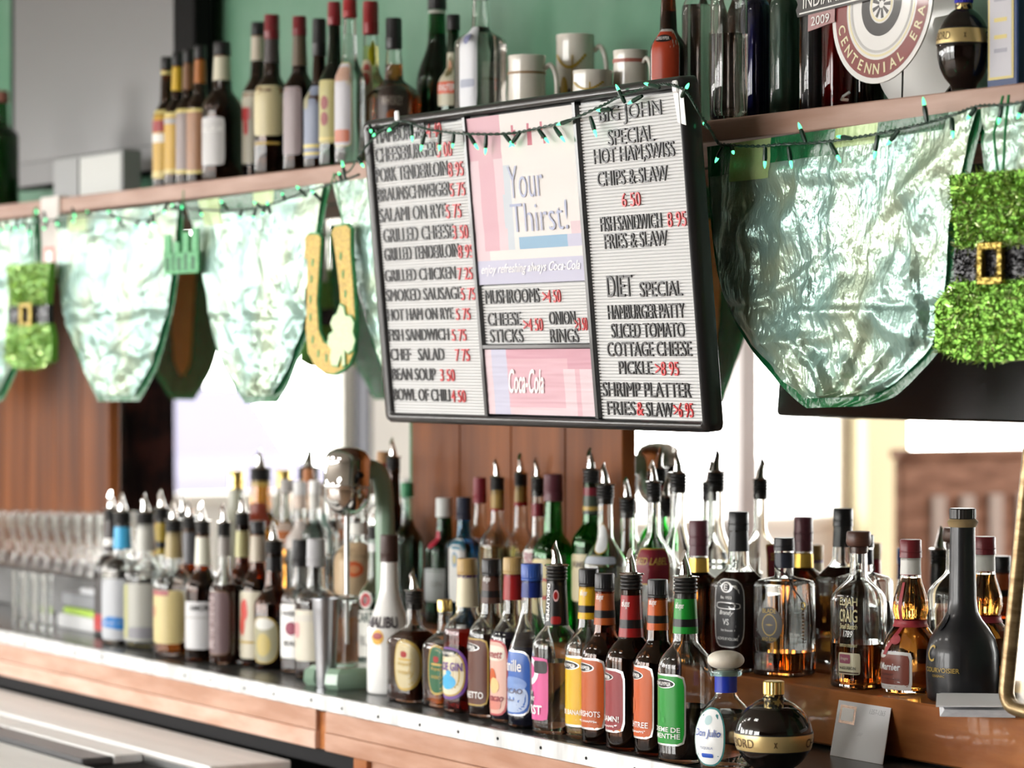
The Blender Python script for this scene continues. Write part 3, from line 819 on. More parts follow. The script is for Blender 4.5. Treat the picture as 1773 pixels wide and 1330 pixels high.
def pn_world(Lp, Rp, org, label, seed, amp=.007, prints=()):
    root = thing('shamrock_pennant', org, label, 'pennant', 'shiny green plastic pennants hung along the shelf')
    rf_ = random.Random(int(seed * 100)); folds = []
    for _ in range(46):
        a_ = rf_.choice((0., 0., .25, -.3, .9, 1.57, 1.4)) + rf_.gauss(0, .22); nx, nv = math.cos(a_), math.sin(a_)
        cu_, cv_ = rf_.random(), rf_.random(); al_ = -cu_ * nv + cv_ * nx; hl = rf_.uniform(.08, .34)
        folds.append((nx, nv, cu_ * nx + cv_ * nv, rf_.uniform(.012, .055), rf_.choice((1, 1, -1)) * rf_.uniform(.25, .85), al_ - hl, al_ + hl))
    def mk(grow, dy, ampk, top=0.):
        def fn(u, v):
            l, r = curve(Lp, v), curve(Rp, v)
            w = (r - l)
            uu = -grow / max(w.length, .03) + u * (1 + 2 * grow / max(w.length, .03))
            p = l + w * uu
            if v > .5: p = p + Vector((0, 0, -grow * (v - .5) * 2))
            e = min(1, v * 5)
            a1 = .5 * math.sin(uu * 17 + seed + 2.2 * v) + .35 * math.sin(uu * 31 + seed * 2)
            cr = noise.noise(Vector((uu * 4 + seed, v * 7, seed)))
            ce = 2.6 * (.45 - abs(noise.noise(Vector((uu * 5 + v * 2.5 + seed, v * 4 - uu * 2, seed * 2)))) - .6 * abs(noise.noise(Vector((uu * 11 - v * 4, v * 9 + uu * 3 + seed, seed)))))
            fc = 0.
            for nx, nv, c_, w_, h_, l0, l1 in folds:
                al = -uu * nv + v * nx
                if l0 < al < l1: fc += h_ * max(0., 1 - abs(uu * nx + v * nv - c_) / w_) * min(1., (al - l0) * 8, (l1 - al) * 8)
            d = amp * ampk * e * (a1 * .5 + cr * .8 + ce * .35 + fc * .8) - (.004 * math.exp(-((v - .47) / .012) ** 2) + .003 * math.exp(-((uu - .5) / .01) ** 2)) * ampk
            return p + Vector((0, -max(min(d, .016), -.004) + dy, 0)) - org
        return fn
    b = MB(); nn = 120 if amp > .01 else 72
    b.grid(mk(0, -.003, 1), nn, nn, M_SHEET)
    b.build('plastic_sheet', root, angle=40)
    b = MB(); b.grid(mk(.015, .004, .25), 34, 40, M_GSHEET); b.build('green_border', root, angle=180)
    b = MB()
    bk = mk(.0, .0055, .25)
    b.grid(lambda u, v: bk(.36 + .28 * u, .12 + .62 * v * (1 - .18 * (2 * u - 1) ** 2)), 12, 20, M_GOLDP); b.build('back_print', root, angle=180)
    f0 = mk(.004, -.0042, 1)
    b = MB()
    for (u0, u1_, v0, v1_, m) in prints:
        b.grid(lambda u, v: f0(u0 + (u1_ - u0) * u, v0 + (v1_ - v0) * v), 14, 8, m)
    if prints: b.build('printed_patch', root, angle=180)
    return root
TOP_PRINT = ((0.0, .10, .0, .09, M_GSHEET), (.10, .26, .0, .11, M_GPRINT), (.26, .50, .0, .075, M_GSHEET), (.50, .66, .0, .06, M_GPRINT), (.66, .9, .0, .05, M_GSHEET))
pennant([(-34, 388, 62, 378), (-35, 450, 64, 440), (-32, 520, 58, 510), (-26, 580, 48, 575), (-18, 640, 24, 635), (-12, 690, 0, 684)], 'mint pennant at the far left edge beside the small tinsel hat', 1.3, amp=.006)
pennant([(102, 375, 312, 352), (103, 425, 308, 408), (106, 500, 300, 490), (118, 562, 288, 555), (140, 622, 270, 618), (160, 662, 250, 660), (172, 684, 234, 683)], 'mint pennant between the small tinsel hat and the green cut-out word', 2.1, prints=TOP_PRINT[:2])
pennant([(325, 350, 562, 318), (342, 420, 548, 408), (358, 500, 534, 494), (366, 562, 530, 556), (384, 622, 508, 618), (408, 662, 490, 660), (426, 686, 472, 685)], 'mint pennant between the green cut-out word and the gold horseshoe', 3.7, prints=TOP_PRINT)
pennant([(578, 316, 790, 290), (600, 400, 780, 380), (616, 480, 765, 470), (634, 545, 750, 540), (655, 610, 730, 610), (684, 668, 712, 668), (692, 688, 706, 688)], 'mint pennant half hidden behind the menu board next to the horseshoe', 4.4, yoff=.004, amp=.004)
pennant([(1230, 254, 1694, 188), (1233, 330, 1668, 280), (1240, 410, 1650, 378), (1250, 480, 1640, 468), (1272, 545, 1630, 545), (1306, 600, 1612, 598), (1348, 645, 1574, 640), (1380, 676, 1530, 676), (1402, 690, 1478, 687)],
        'largest mint pennant, crumpled, hanging right of the menu board', 5.2, amp=.014, prints=TOP_PRINT)
pennant([(1702, 187, 1990, 150), (1706, 240, 1980, 215), (1712, 310, 1960, 300), (1722, 400, 1930, 400), (1750, 500, 1880, 500), (1790, 560, 1840, 560)], 'mint pennant behind the large tinsel hat at the right edge', 6.6, yoff=.004, prints=TOP_PRINT[2:])
for xw, lab, sd in ((-7.55, 'mint pennant beyond the left edge, seen from behind in the mirror', 7.2), (-8.25, 'farthest mint pennant, seen only in the mirror', 8.1)):
    z0 = Z_SHELF - .04; hw = (.33, .315, .27, .23, .175, .11, .06); zz = (0, .1, .2, .29, .37, .415, .445)
    Lp = [Vector((xw - h_, YP + .004, z0 - z_)) for h_, z_ in zip(hw, zz)]; Rp = [Vector((xw + h_, YP + .004, z0 - z_)) for h_, z_ in zip(hw, zz)]
    pn_world(Lp, Rp, Lp[0].copy(), lab, sd, .004)
# ------------------------------------------------------------------ tinsel hats
M_TINS = [mat('lime_tinsel', (.32, .50, .09), .28, .8), mat('green_tinsel', (.13, .29, .035), .3, .8), mat('bright_tinsel', (.62, .76, .36), .22, .8)]
M_TBLK = [mat('black_tinsel', (.02, .02, .022), .25, .3), mat('dark_tinsel', (.05, .05, .055), .3, .4)]
M_TGLD = [mat('gold_tinsel', (.42, .31, .07), .3, .8), mat('pale_gold_tinsel', (.62, .50, .18), .25, .8)]
def tinsel(name, root, poly, th, mats, n, ln, base, r):
    """flat padded body of the outline poly (x, z) plus strands standing out of it"""
    b = MB(); b.slab(poly, -th, th, base)
    xs = [p[0] for p in poly]; zs = [p[1] for p in poly]
    def inside(x, z):
        c = False; j = len(poly) - 1
        for i in range(len(poly)):
            if (poly[i][1] > z) != (poly[j][1] > z) and x < (poly[j][0] - poly[i][0]) * (z - poly[i][1]) / (poly[j][1] - poly[i][1]) + poly[i][0]: c = not c
            j = i
        return c
    k = 0
    while k < n:
        x, z = r.uniform(min(xs), max(xs)), r.uniform(min(zs), max(zs))
        if not inside(x, z): continue
        k += 1
        sd = -1 if r.random() < .75 else 1
        d = Vector((r.gauss(0, .8), sd * r.uniform(.15, 1), r.gauss(-.1, .8))).normalized() * ln * r.uniform(.6, 1.2) * (1 if sd < 0 else .45)
        wv = d.cross(Vector((r.gauss(0, 1), r.gauss(0, 1), r.gauss(0, 1)))).normalized() * .0009 * r.uniform(.8, 1.5)
        p = Vector((x, sd * th * .9, z)); mid = p + d * .55 + Vector((0, 0, r.uniform(-.2, .1) * ln)); e = p + d
        b.add([p - wv, p + wv, mid + wv, mid - wv, e], [(0, 1, 2, 3), (3, 2, 4)], r.choice(mats))
    return b.build(name, root, smooth=False)
def hat(px, py_top, py_bot, crown_w, brim_w, label, seed, y, n, shear=0., ratio=.58):
    r = random.Random(seed)
    pt = on_y(px, py_top, y); pb_ = on_y(px, py_bot, y); h = pt.z - pb_.z; k = px_per_x(pt)                                      # foreshortened along the wall
    cw, bw = crown_w / k / 2, brim_w / k / 2
    root = thing('tinsel_hat', (pb_.x, y, pb_.z), label, 'decoration', rot=(0, shear, 0))
    z1, z2, z3 = h * .42, h * .60, h
    tinsel('brim', root, [(-bw, .015), (-bw * .6, 0), (0, -.004), (bw * .6, 0), (bw, .015), (bw, z1 * .72), (cw * 1.05, z1), (-cw * 1.05, z1), (-bw, z1 * .72)], .008, M_TINS, n, .016, M_TINS[1], r)
    tinsel('crown', root, [(-cw * .95, z2), (cw * .95, z2), (cw * 1.12, z3), (-cw * 1.12, z3)], .008, M_TINS, n, .016, M_TINS[1], r)
    tinsel('hat_band', root, [(-cw, z1), (cw, z1), (cw, z2), (-cw, z2)], .007, M_TBLK, n // 3, .011, M_TBLK[0], r)
    b_ = cw * .30; zc_ = (z1 + z2) / 2; zh = (z2 - z1) * .62
    ring = []
    bb = MB()
    for (a0_, a1_, c0_, c1_) in ((-b_, b_, zh * .66, zh), (-b_, b_, -zh, -zh * .66), (-b_, -b_ * .62, -zh * .66, zh * .66), (b_ * .62, b_, -zh * .66, zh * .66)):
        bb.box((a0_, -.017, zc_ + c0_), (a1_, -.008, zc_ + c1_), M_TGLD[0], .001)
        for _ in range(n // 22):
            p = Vector((r.uniform(a0_, a1_), -.016, zc_ + r.uniform(c0_, c1_))); d = Vector((r.gauss(0, .7), -1, r.gauss(0, .7))).normalized() * .007
            wv = d.cross(Vector((r.gauss(0, 1), r.gauss(0, 1), 1))).normalized() * .0008
            bb.add([p - wv, p + wv, p + d], [(0, 1, 2)], r.choice(M_TGLD))
    bb.build('buckle', root, smooth=False)
    b = MB(); zt = Z_SHELF - .02 - pb_.z
    for sx in (-.006, .006): b.tube([(sx, .004, z3), (sx * 2.0, .002, (z3 + zt) / 2), (sx, .014, zt)], .0022, M_RIBBON, 6)
    b.build('hanging_ribbon', root)
    return root
hat(1728, 297, 622, 142, 210, 'large green tinsel hat with black band hanging at the right edge', 3, YP - .036, 2300)
hat(54, 457, 636, 66, 80, 'small green tinsel hat with black band hanging at the far left', 4, YP - .034, 1500)
b = MB(); pr_ = on_y(1718, 200, YP + .02); pq_ = on_y(1718, 300, YP + .02)
# ------------------------------------------------------------------ horseshoe
hr = on_y(576, 650, YP - .02); k_ = 1 / px_per_x(hr); kz = 1 / scale(hr)
hs = thing('glitter_horseshoe', hr, 'gold glitter horseshoe edged in green with a pale shamrock', 'decoration')
def hp(x, y): return ((x - 576) * k_, (650 - y) * kz)
outer = [(531, 405), (529, 445), (534, 450), (533, 520), (531, 570), (535, 612), (548, 636), (566, 649), (582, 650), (597, 642), (608, 632), (617, 610), (619, 560), (616, 500), (611, 438), (611, 398), (603, 389), (583, 391), (577, 402), (583, 440), (590, 500), (594, 560), (588, 585), (575, 597), (564, 590), (556, 570), (553, 520), (557, 460), (560, 410), (555, 402), (538, 400)]
M_GLIT = noisy('gold_glitter', (.24, .15, .01), (.46, .32, .04), (260, 260, 260), 2, .35, .3, metal=.35)
M_GRNF = noisy('green_felt', (.03, .22, .06), (.05, .30, .10), (60, 60, 60), 2, .6)
M_SHAM = noisy('pale_green_glitter', (.45, .62, .32), (.66, .78, .50), (260, 260, 260), 2, .5)
def inset(P, d):
    P = [Vector((x, z)) for x, z in P]; n = len(P); o = []
    ar = sum(P[i].x * P[(i + 1) % n].y - P[(i + 1) % n].x * P[i].y for i in range(n))
    sg = 1 if ar > 0 else -1
    for i in range(n):
        a = (P[i] - P[i - 1]).normalized(); c = (P[(i + 1) % n] - P[i]).normalized()
        nn = (Vector((-a.y, a.x)) + Vector((-c.y, c.x)))
        nn = nn.normalized() if nn.length > 1e-6 else Vector((-a.y, a.x))
        o.append(tuple(P[i] + nn * d * sg))
    return o
Po = [hp(*p) for p in outer]
b = MB(); b.slab(Po, -.003, .003, M_GRNF); b.build('green_backing', hs, smooth=False)
b = MB(); b.slab(inset(Po, .0035), -.005, -.003, M_GLIT)
for x, y in ((545, 453), (543, 482), (541, 517), (541, 549), (545, 588), (555, 612), (569, 620), (594, 445), (598, 476), (602, 510)):
    cx, cz = hp(x, y); b.slab([(cx - .004, cz), (cx - .0015, cz + .008), (cx + .003, cz + .008), (cx + .004, cz), (cx + .0015, cz - .008), (cx - .003, cz - .008)], -.0056, -.005, M_GRNF)
b.build('gold_face', hs, smooth=False)
sc_ = [(594, 528), (601, 533), (604, 548), (613, 549), (618, 560), (616, 576), (620, 590), (616, 606), (608, 612), (602, 606), (603, 632), (598, 634), (598, 612), (590, 634), (580, 632), (577, 618), (580, 606), (573, 596), (575, 580), (583, 574), (578, 560), (583, 548), (589, 544)]
Ps = [hp(*p) for p in sc_]
b = MB(); b.slab(inset(Ps, -.003), -.0068, -.005, M_GRNF); so = b.build('shamrock_backing', hs, smooth=False)
b = MB(); b.slab(Ps, -.0082, -.0068, M_SHAM); b.build('shamrock', hs, smooth=False)
b = MB(); zt = Z_SHELF - .02 - hr.z
for x, y in ((546, 402), (594, 392)):
    cx, cz = hp(x, y); b.tube([(cx, 0, cz - .012), (cx * .5, .003, (cz + zt) / 2), (0, .004, zt)], .0016, M_RIBBON, 6)
b.build('hanging_cord', hs)
# ------------------------------------------------------------------ green cut-out word
wr = on_y(315, 476, YP - .02); k_ = 1 / px_per_x(wr); kz = 1 / scale(wr)
wd = thing('cutout_word', wr, 'small green cut-out word decoration hanging between two pennants', 'decoration')
b = MB(); M_WORD = noisy('green_glitter_card', (.04, .28, .09), (.10, .42, .17), (120, 120, 120), 2, .5)
for x0, x1, y0, y1 in ((285, 345, 437, 474), (286, 297, 405, 440), (302, 312, 418, 440), (318, 328, 402, 440), (333, 344, 397, 440)):
    b.box(((x0 - 315) * k_, -.003, (476 - y1) * kz), ((x1 - 315) * k_, .002, (476 - y0) * kz), M_WORD, .0012)
for i, (x0, x1) in enumerate(((289, 295), (300, 304), (309, 315), (321, 326), (333, 339))):
    b.box(((x0 - 315) * k_, -.0034, (476 - 468) * kz), ((x1 - 315) * k_, -.003, (476 - 445 + 5 * (i % 2)) * kz), flat((.015, .10, .04), .5))
b.build('green_card', wd, smooth=False)
b = MB(); b.tube([(0, 0, 36 * kz), (0, .004, Z_SHELF - .02 - wr.z)], .0016, M_RIBBON, 6); b.build('hanging_cord', wd)
# ------------------------------------------------------------------ string lights
M_WIRE = mat('green_wire', (.012, .045, .028), .35)
M_SOCK = mat('green_socket', (.006, .035, .02), .3)
M_BULB = mat('green_bulb', (.02, .42, .12), .1, 0, .0, emit=(.13, 1.0, .42), es=2.4)
def smooth_path(P, n):
    return [curve(P, i / n) for i in range(n + 1)]
def string_lights(pts, bulbs, fn, label, name='string_lights', tip=3):
    """pts, bulbs in photograph pixels; fn(px, py, lift) -> place"""
    P = [fn(x, y, .010) for x, y in pts]
    org = P[0].copy(); P = [p - org for p in P]
    root = thing(name, org, label, 'string lights')
    sp_ = smooth_path(P, len(P) * 14)
    b = MB()
    for ph in (0, PI):
        q = []
        for i, p in enumerate(sp_):
            a = i * 1.25 + ph; q.append(p + Vector((0, .0016 * math.cos(a), .0016 * math.sin(a))))
        b.tube(q, .0013, M_WIRE, 6)
    b.build('wire', root)
    for (x0, y0, x1, y1) in bulbs:
        a = fn(x0, y0, .010) - org; e = fn(x1, y1, .012) - org
        d = e - a; ln = min(max(d.length, .018), .042); d.normalize(); e = a + d * ln
        m_ = a + d * ln * .66
        s = MB(); s.tube([a, a + d * ln * .1, a + d * ln * .5, m_], [.0026, .0034, .0040, .0030], M_SOCK, 8)
        s.build('bulb_socket', root)
        s = MB(); s.tube([m_ - d * .001, m_ + d * ln * .10, m_ + d * ln * .24, e], [.0026, .0028, .0020, .0005], M_BULB, 8); s.build('bulb', root)
    return root
def on_board(px, py, lift):
    u, v = sp(px, py, lift); return S_O + Vector((u, 0, 0)) + S_UP * v + S_N * lift
def on_shelf(px, py, lift): return on_y(px, py, YP - .048 - lift)
def on_both(px, py, lift):
    return on_board(px, py, lift) if 616 < px < 1210 else on_y(px, py, 2.72 if 1210 < px < 1235 else Y_SHELF - (.055 if px < 616 else .032) - lift)
string_lights([(582, 302), (604, 296), (621, 270), (640, 246), (664, 224), (690, 210), (712, 213), (735, 222), (775, 229), (820, 232), (880, 231), (930, 222), (985, 208), (1040, 184), (1075, 166), (1120, 152), (1150, 146), (1176, 151), (1192, 164), (1209, 192), (1230, 224), (1241, 244), (1252, 250), (1308, 253), (1360, 249), (1410, 247), (1460, 241), (1511, 233), (1560, 223), (1603, 213), (1650, 199), (1692, 184), (1740, 181), (1800, 172)],
    [(664, 224, 644, 236), (690, 212, 668, 230), (640, 216, 642, 226), (712, 216, 714, 246), (736, 228, 728, 262), (762, 230, 760, 262), (786, 231, 783, 257), (812, 233, 830, 262), (842, 234, 840, 268), (872, 231, 893, 257), (900, 230, 880, 257), (932, 224, 952, 250), (960, 220, 981, 250), (988, 208, 962, 217), (1058, 190, 1018, 192), (1022, 202, 1033, 238), (1082, 178, 1066, 146), (1112, 166, 1085, 181), (1142, 152, 1108, 142), (1180, 168, 1193, 144), (620, 274, 630, 290),
     (1228, 222, 1217, 212), (1252, 254, 1238, 282), (1266, 252, 1270, 266), (1325, 255, 1324, 292), (1365, 254, 1371, 292), (1395, 247, 1382, 212), (1438, 248, 1456, 282), (1475, 240, 1448, 236), (1520, 234, 1513, 276), (1556, 226, 1535, 252), (1605, 211, 1598, 168), (1648, 204, 1650, 240), (1690, 187, 1674, 207), (1735, 182, 1728, 216), (1775, 176, 1761, 206)],
    on_both, 'green string lights draped over the menu board and on along the right shelf')
lb = [(62, 363), (80, 386), (75, 398), (100, 390), (128, 385), (150, 365), (181, 361), (197, 370), (130, 377), (233, 395), (253, 393), (268, 393), (260, 367), (283, 371), (293, 353), (314, 355), (350, 374), (377, 342), (413, 380), (437, 381), (453, 373), (437, 348), (462, 348), (488, 334), (511, 320), (537, 329), (592, 278), (586, 298), (2, 405), (25, 400), (37, 397), (52, 408), (14, 398)]
wp = [(-20, 404), (20, 396), (60, 385), (100, 380), (150, 374), (200, 377), (250, 382), (290, 362), (340, 362), (380, 364), (430, 362), (480, 350), (520, 335), (560, 322), (600, 310), (622, 302)]
def wy(x):
    for (x0, y0), (x1, y1) in zip(wp[:-1], wp[1:]):
        if x0 <= x <= x1: return y0 + (y1 - y0) * (x - x0) / (x1 - x0)
    return 300
string_lights(wp, [(x + (6 if x % 2 else -6) + (1 if y > wy(x) else 12), wy(x) + (0 if abs(y - wy(x)) > 8 else (-16 if y > wy(x) else 16)), x, y) for x, y in lb], on_shelf, 'green string lights along the left shelf above the pennants')
# room kept for the drink mixer and its tumbler
_m = on_y(601, 900, 2.836); STAND['c'] += [(Vector((_m.x, 2.812)), .074), (Vector((_m.x, 2.90)), .058), (Vector((_m.x + .002, 2.775)), .03)]
# ------------------------------------------------------------------ front row on the counter, from right to left
OR, RD, MR, YL, GRN, BRN = flat((.62, .15, .03)), flat((.40, .03, .03)), flat((.28, .04, .06)), flat((.80, .52, .03)), flat((.03, .36, .06)), flat((.16, .06, .035))
BOR = flat((.50, .15, .04)); PALEG = flat((.74, .73, .68)); GOLDI = flat((.58, .42, .12)); NAVY = flat((.03, .06, .28)); BLUE = flat((.05, .25, .72)); SKY = flat((.10, .50, .80)); PURP = flat((.22, .10, .38)); PINK = flat((.75, .15, .38)); PEACH = flat((.80, .46, .36)); GREYL = flat((.40, .39, .38)); DKBR = flat((.075, .035, .025)); SILV = mat('silver_foil', (.70, .70, .69), .3, .7)
PBRN = flat((.17, .115, .12)); OLIVE = flat((.45, .43, .30)); TEALI = flat((.10, .34, .34))
def dk(m, y0, y1, words, ph=-74, a=65, fl=None):           # the tall rounded label with an oval badge
    v0 = .60
    return dict(ph=ph, a=a, y0=y0, y1=y1, m=m, border=SILV, bw=.07, p=9,
                deco=[(-.62, .56, .60, .86, SILV, 2.), (-.60, .52, .62, .84, BLACK, 2.)] + (fl or []),
                text=[('DEKUYPER', -.50, .40, .68, .775, WHITE)] + words)
bottle('c', 1187, 1000, 95, 'clear bottle with a green neck band and tall green label beside the stout tequila bottle', base=1328, liq=L_BLACK, level=1222, cap_h=0, pour=True, neck=(1036, 1096, GRN, BLACK, 'deKuyper'), rn=1,
       labels=[dk(GRN, 1164, 1287, [('CREME DE', -.72, .78, -.62, -.48, WHITE), ('MENTHE', -.5, .78, -.80, -.66, WHITE)], ph=-52, a=53, fl=[(-.5, -.2, -.3, -.1, flat((.07, .42, .10)), 2.), (-.1, .1, -.36, -.22, flat((.07, .42, .10)), 2.)])])
bottle('c', 1139, 1003, 82, 'brown bottle with orange-red neck band and bright orange label', base=1312, glass_m=G_BROWN, liq=L_BLACK, level=1092, cap=(CAPBLACK, 'screw'), neck=(1030, 1090, OR, BLACK, 'deKuyper'),
       labels=[dk(OR, 1150, 1276, [('PEACHTREE', -.8, .78, -.70, -.54, WHITE), ('SCHNAPPS', -.2, .6, -.84, -.78, WHITE)], fl=[(-.5, .1, -.35, .1, flat((.68, .20, .05)), 2.)])])
bottle('c', 1093, 995, 88, 'dark bottle with red neck band, chrome pourer and dull red label', base=1304, glass_m=G_BROWN, liq=L_BLACK, level=1100, pour=True, neck=(1030, 1102, RD, BLACK, 'deKuyper'),
       labels=[dk(flat((.34, .05, .06)), 1155, 1265, [('HOT DAMN!', -.72, .80, -.66, -.48, WHITE), ('SCHNAPPS', -.2, .6, -.84, -.78, WHITE)], ph=-82, a=68)])
bottle('c', 1047, 993, 80, 'brown bottle with rust orange neck band and rust orange label', base=1295, glass_m=G_BROWN, liq=L_BLACK, level=1110, cap=(CAPBLACK, 'screw'), neck=(1021, 1081, BOR, BLACK, 'deKuyper'),
       labels=[dk(flat((.56, .15, .04)), 1137, 1260, [('BUTTERSHOTS', -.82, .80, -.64, -.48, WHITE), ('SCHNAPPS', -.2, .6, -.80, -.74, WHITE)], ph=-66, a=69)])
bottle('c', 1019, 985, 80, 'clear bottle with yellow neck band and yellow label between two front row bottles', base=1288, liq=L_YELLOW, level=1200, cap=(CAPBLACK, 'screw'), neck=(1015, 1071, YL, BLACK, 'deKuyper'),
       labels=[dk(YL, 1133, 1255, [('CREME DE BANANA', -.9, .85, -.66, -.52, WHITE)], ph=-64, a=73)])
bottle('c', 964, 980, 86, 'clear bottle with black neck label of a red-white swirl and a pink label', base=1280, liq=L_GREY, level=1144, pour=True, neck=(1006, 1082, BLACK),
       labels=[dict(ph=-72, a=52, y0=1136, y1=1244, m=PINK, p=14, deco=[(-1, .5, .1, .98, flat((.85, .78, .80)), 2.), (-.6, .2, .3, .8, PINK, 2.), (.15, .95, .5, .9, BLACK, 6.), (-1, .1, -.55, -.1, BLACK, 8.), (-.85, -.55, .2, .9, PINK, 6., .5)],
                    text=[('BURST', -.95, .7, -.82, -.52, WHITE, dict(bold=.02)), ('BERRY', -.8, .1, -.20, -.08, WHITE), ('PEPPERMINT', -.95, .25, -.40, -.26, WHITE)]),
               dict(x=-.35, a=52, y0=1008, y1=1080, m=BLACK, p=14, deco=[(.0, .62, .10, .66, flat((.80, .55, .58)), 2.), (.08, .5, .2, .58, RD, 2.), (-.2, .8, -.98, -.6, RD, 4.)], text=[('DEKUYPER', -.75, -.35, -.9, .95, WHITE, dict(vert=True, bold=.02))])])
bottle('c', 921, 976, 84, 'bell-shouldered bottle with a blue neck wrap and blue label', base=1270, shape='bell', liq=flat((.006, .008, .02), .05, 'liqueur'), level=1118, cap=(mat('blue_cap', (.03, .09, .38), .35), 'screw'), neck=(1003, 1034, NAVY),
       labels=[dict(ph=-55, a=54, y0=1124, y1=1236, m=flat((.08, .20, .55)), border=SILV, bw=.06, p=5, deco=[(-.9, .85, -.9, -.05, flat((.50, .60, .78)), 3.), (-.9, -.4, .15, .4, RD, 2.), (-.7, .8, -.25, .2, flat((.25, .38, .68)), 2.)],
                    text=[('Vanille', -.8, .55, .36, .72, WHITE, dict(bold=.01)), ('CACAO', -.65, .6, -.32, -.16, flat((.12, .10, .14))), ('liqueur', -.4, .2, -.58, -.48, flat((.12, .10, .14)))])])
bottle('c', 889, 965, 80, 'bottle with gold cap, red neck label and peach fruit label', base=1257, shape='cone', liq=flat((.008, .008, .02), .05, 'liqueur'), level=1092, cap=(mat('tan_cap', (.42, .28, .10), .4), 'screw'), neck=(988, 1038, RD),
       labels=[dict(ph=-63, a=50, y0=1106, y1=1236, m=flat((.78, .52, .44)), border=flat((.55, .10, .12)), bw=.09, p=5, deco=[(-.8, .8, .45, .85, flat((.82, .76, .66)), 4.), (-.4, .3, -.3, .25, OR, 2.), (-.25, .5, -.42, .0, flat((.86, .60, .30)), 2., .5), (-.6, .6, -.85, -.5, flat((.70, .30, .24)), 4.)],
                    text=[('Burnett', -.75, .7, .52, .74, flat((.45, .08, .10)), dict(shear=.3)), ('Curacao', -.75, .75, -.62, -.42, flat((.35, .06, .10)), dict(shear=.3))])])
bottle('c', 851, 968, 80, 'bottle with black cap, brown neck band and dark brown label', base=1247, liq=flat((.02, .01, .008), .05, 'liqueur'), level=1095, cap=(CAPBLACK, 'screw'), neck=(990, 1044, DKBR, BLACK, 'deKuyper'),
       labels=[dict(ph=-68, a=61, y0=1103, y1=1219, m=BRN, border=GOLDI, bw=.06, p=9, deco=[(-.95, .6, .6, .86, SILV, 2.), (-.9, .55, .62, .84, BLACK, 2.)], text=[('DEKUYPER', -.75, .4, .67, .78, WHITE), ('AMARETTO', -.8, .78, -.78, -.58, WHITE)])])
bottle('c', 809, 967, 84, 'dark bottle with tan cap, cream neck label and cream label framed in purple', base=1243, liq=L_RED, level=1086, cap=(mat('tan_cap', (.42, .28, .10), .4), 'screw'), neck=(996, 1050, CREAM), neck2=(994, 1000, PURP),
       labels=[dict(ph=-52, a=54, y0=1118, y1=1208, m=PURP, p=2.6, deco=[(-.88, .88, -.88, .88, GOLDI, 2.6), (-.85, .82, -.82, .82, CREAM, 2.6), (-.95, .6, .62, .92, BLACK, 2.), (-.55, .45, -.62, -.05, SKY, 2.), (-.15, .2, -.1, .12, SKY, 2.)], text=[('DEKUYPER', -.75, .4, .7, .82, WHITE), ('SLOE GIN', -.75, .75, .10, .42, PURP, dict(bold=.02))])])
CR = dict(shape=(.56, .78, .34, .30, 1.5), q=.75, asp=.72)
def crown_extra(root, S, R, zt, rt, sc):
    b = MB()
    for i in range(7):                                     # embossed diamonds at the foot and shoulders
        for z in (.012, .024):
            patch(b, S, S.ang(-.75 + .22 * i), .06, zt * z * 2, zt * (z * 2 + .022), CLEAR, .0012, 2., nr=2, seg=10)
    b.build('embossing', root)
def royal(m, ring): return [dict(x=-.45, a=44, y0=ring[0], y1=ring[1], m=m, border=GOLDI, bw=.13, p=2.4, deco=[(-.25, .25, .30, .55, RD, 3.), (-.5, .5, .18, .27, GOLDI, 3.)], text=[('Royal', -.5, .5, -.05, .12, GOLDI, dict(shear=.3)), ('WHISKY', -.5, .5, -.35, -.22, GOLDI)])]
bottle('c', 770, 1038, 80, 'squat embossed bottle with gold cap and green oval label', base=1229, liq=L_DKAMBER, level=1112, cap=(GOLD, 'screw'), cap_h=.018, labels=royal(flat((.02, .16, .07)), (1114, 1200)), extra=crown_extra, **CR)
bottle('c', 717, 1023, 94, 'squat embossed dark whisky bottle with chrome pourer and cream oval label', base=1220, liq=flat((.045, .012, .006), .05, 'liqueur'), level=1092, pour=True, labels=royal(flat((.62, .55, .36)), (1104, 1192)), extra=crown_extra, **CR)
M_WHITEB = mat('white_bottle', (.82, .82, .80), .18, coat=.5)
bottle('c', 674, 926, 78, 'opaque white bottle with dark brown cap and curved black lettering', base=1205, shape=(.42, .80, .40, .36, .95), glass_m=M_WHITEB, solid=True, cap=(mat('dark_brown_cap', (.05, .025, .02), .4), 'smooth'), cap_h=.042,
       labels=[dict(x=-.25, a=64, y0=1064, y1=1116, m=M_WHITEB, p=6, deco=[(-.55, .0, -.9, .1, flat((.82, .50, .06)), 2.), (-.5, -.05, -.55, -.1, RD, 2.)], text=[('MALIBU', -.9, .6, .2, .95, flat((.05, .04, .05)), dict(bold=.03))])])
bottle('c', 650, 912, 62, 'pale green-tinted bottle with chrome pourer and red round badge, beside the white bottle', base=1194, glass_m=G_TEAL, liq=L_CLEAR, level=1040, pour=True, neck=(928, 955, SILVERL),
       labels=[dict(x=-.5, a=46, y0=1055, y1=1178, m=PALEG, p=12, deco=[(-1, 1, -.62, -.3, flat((.05, .07, .06)), 12.)], text=[('RUM', -.6, .6, .0, .3, GREYL), ('CARTA', -.9, .9, .66, .95, flat((.06, .10, .09)))]), dict(x=-.6, a=26, y0=1022, y1=1052, m=PALEG, p=2, deco=[(-.8, .8, -.8, .8, flat((.55, .08, .10)), 2.), (-.3, .3, -.5, .5, DKBR, 2.)])])
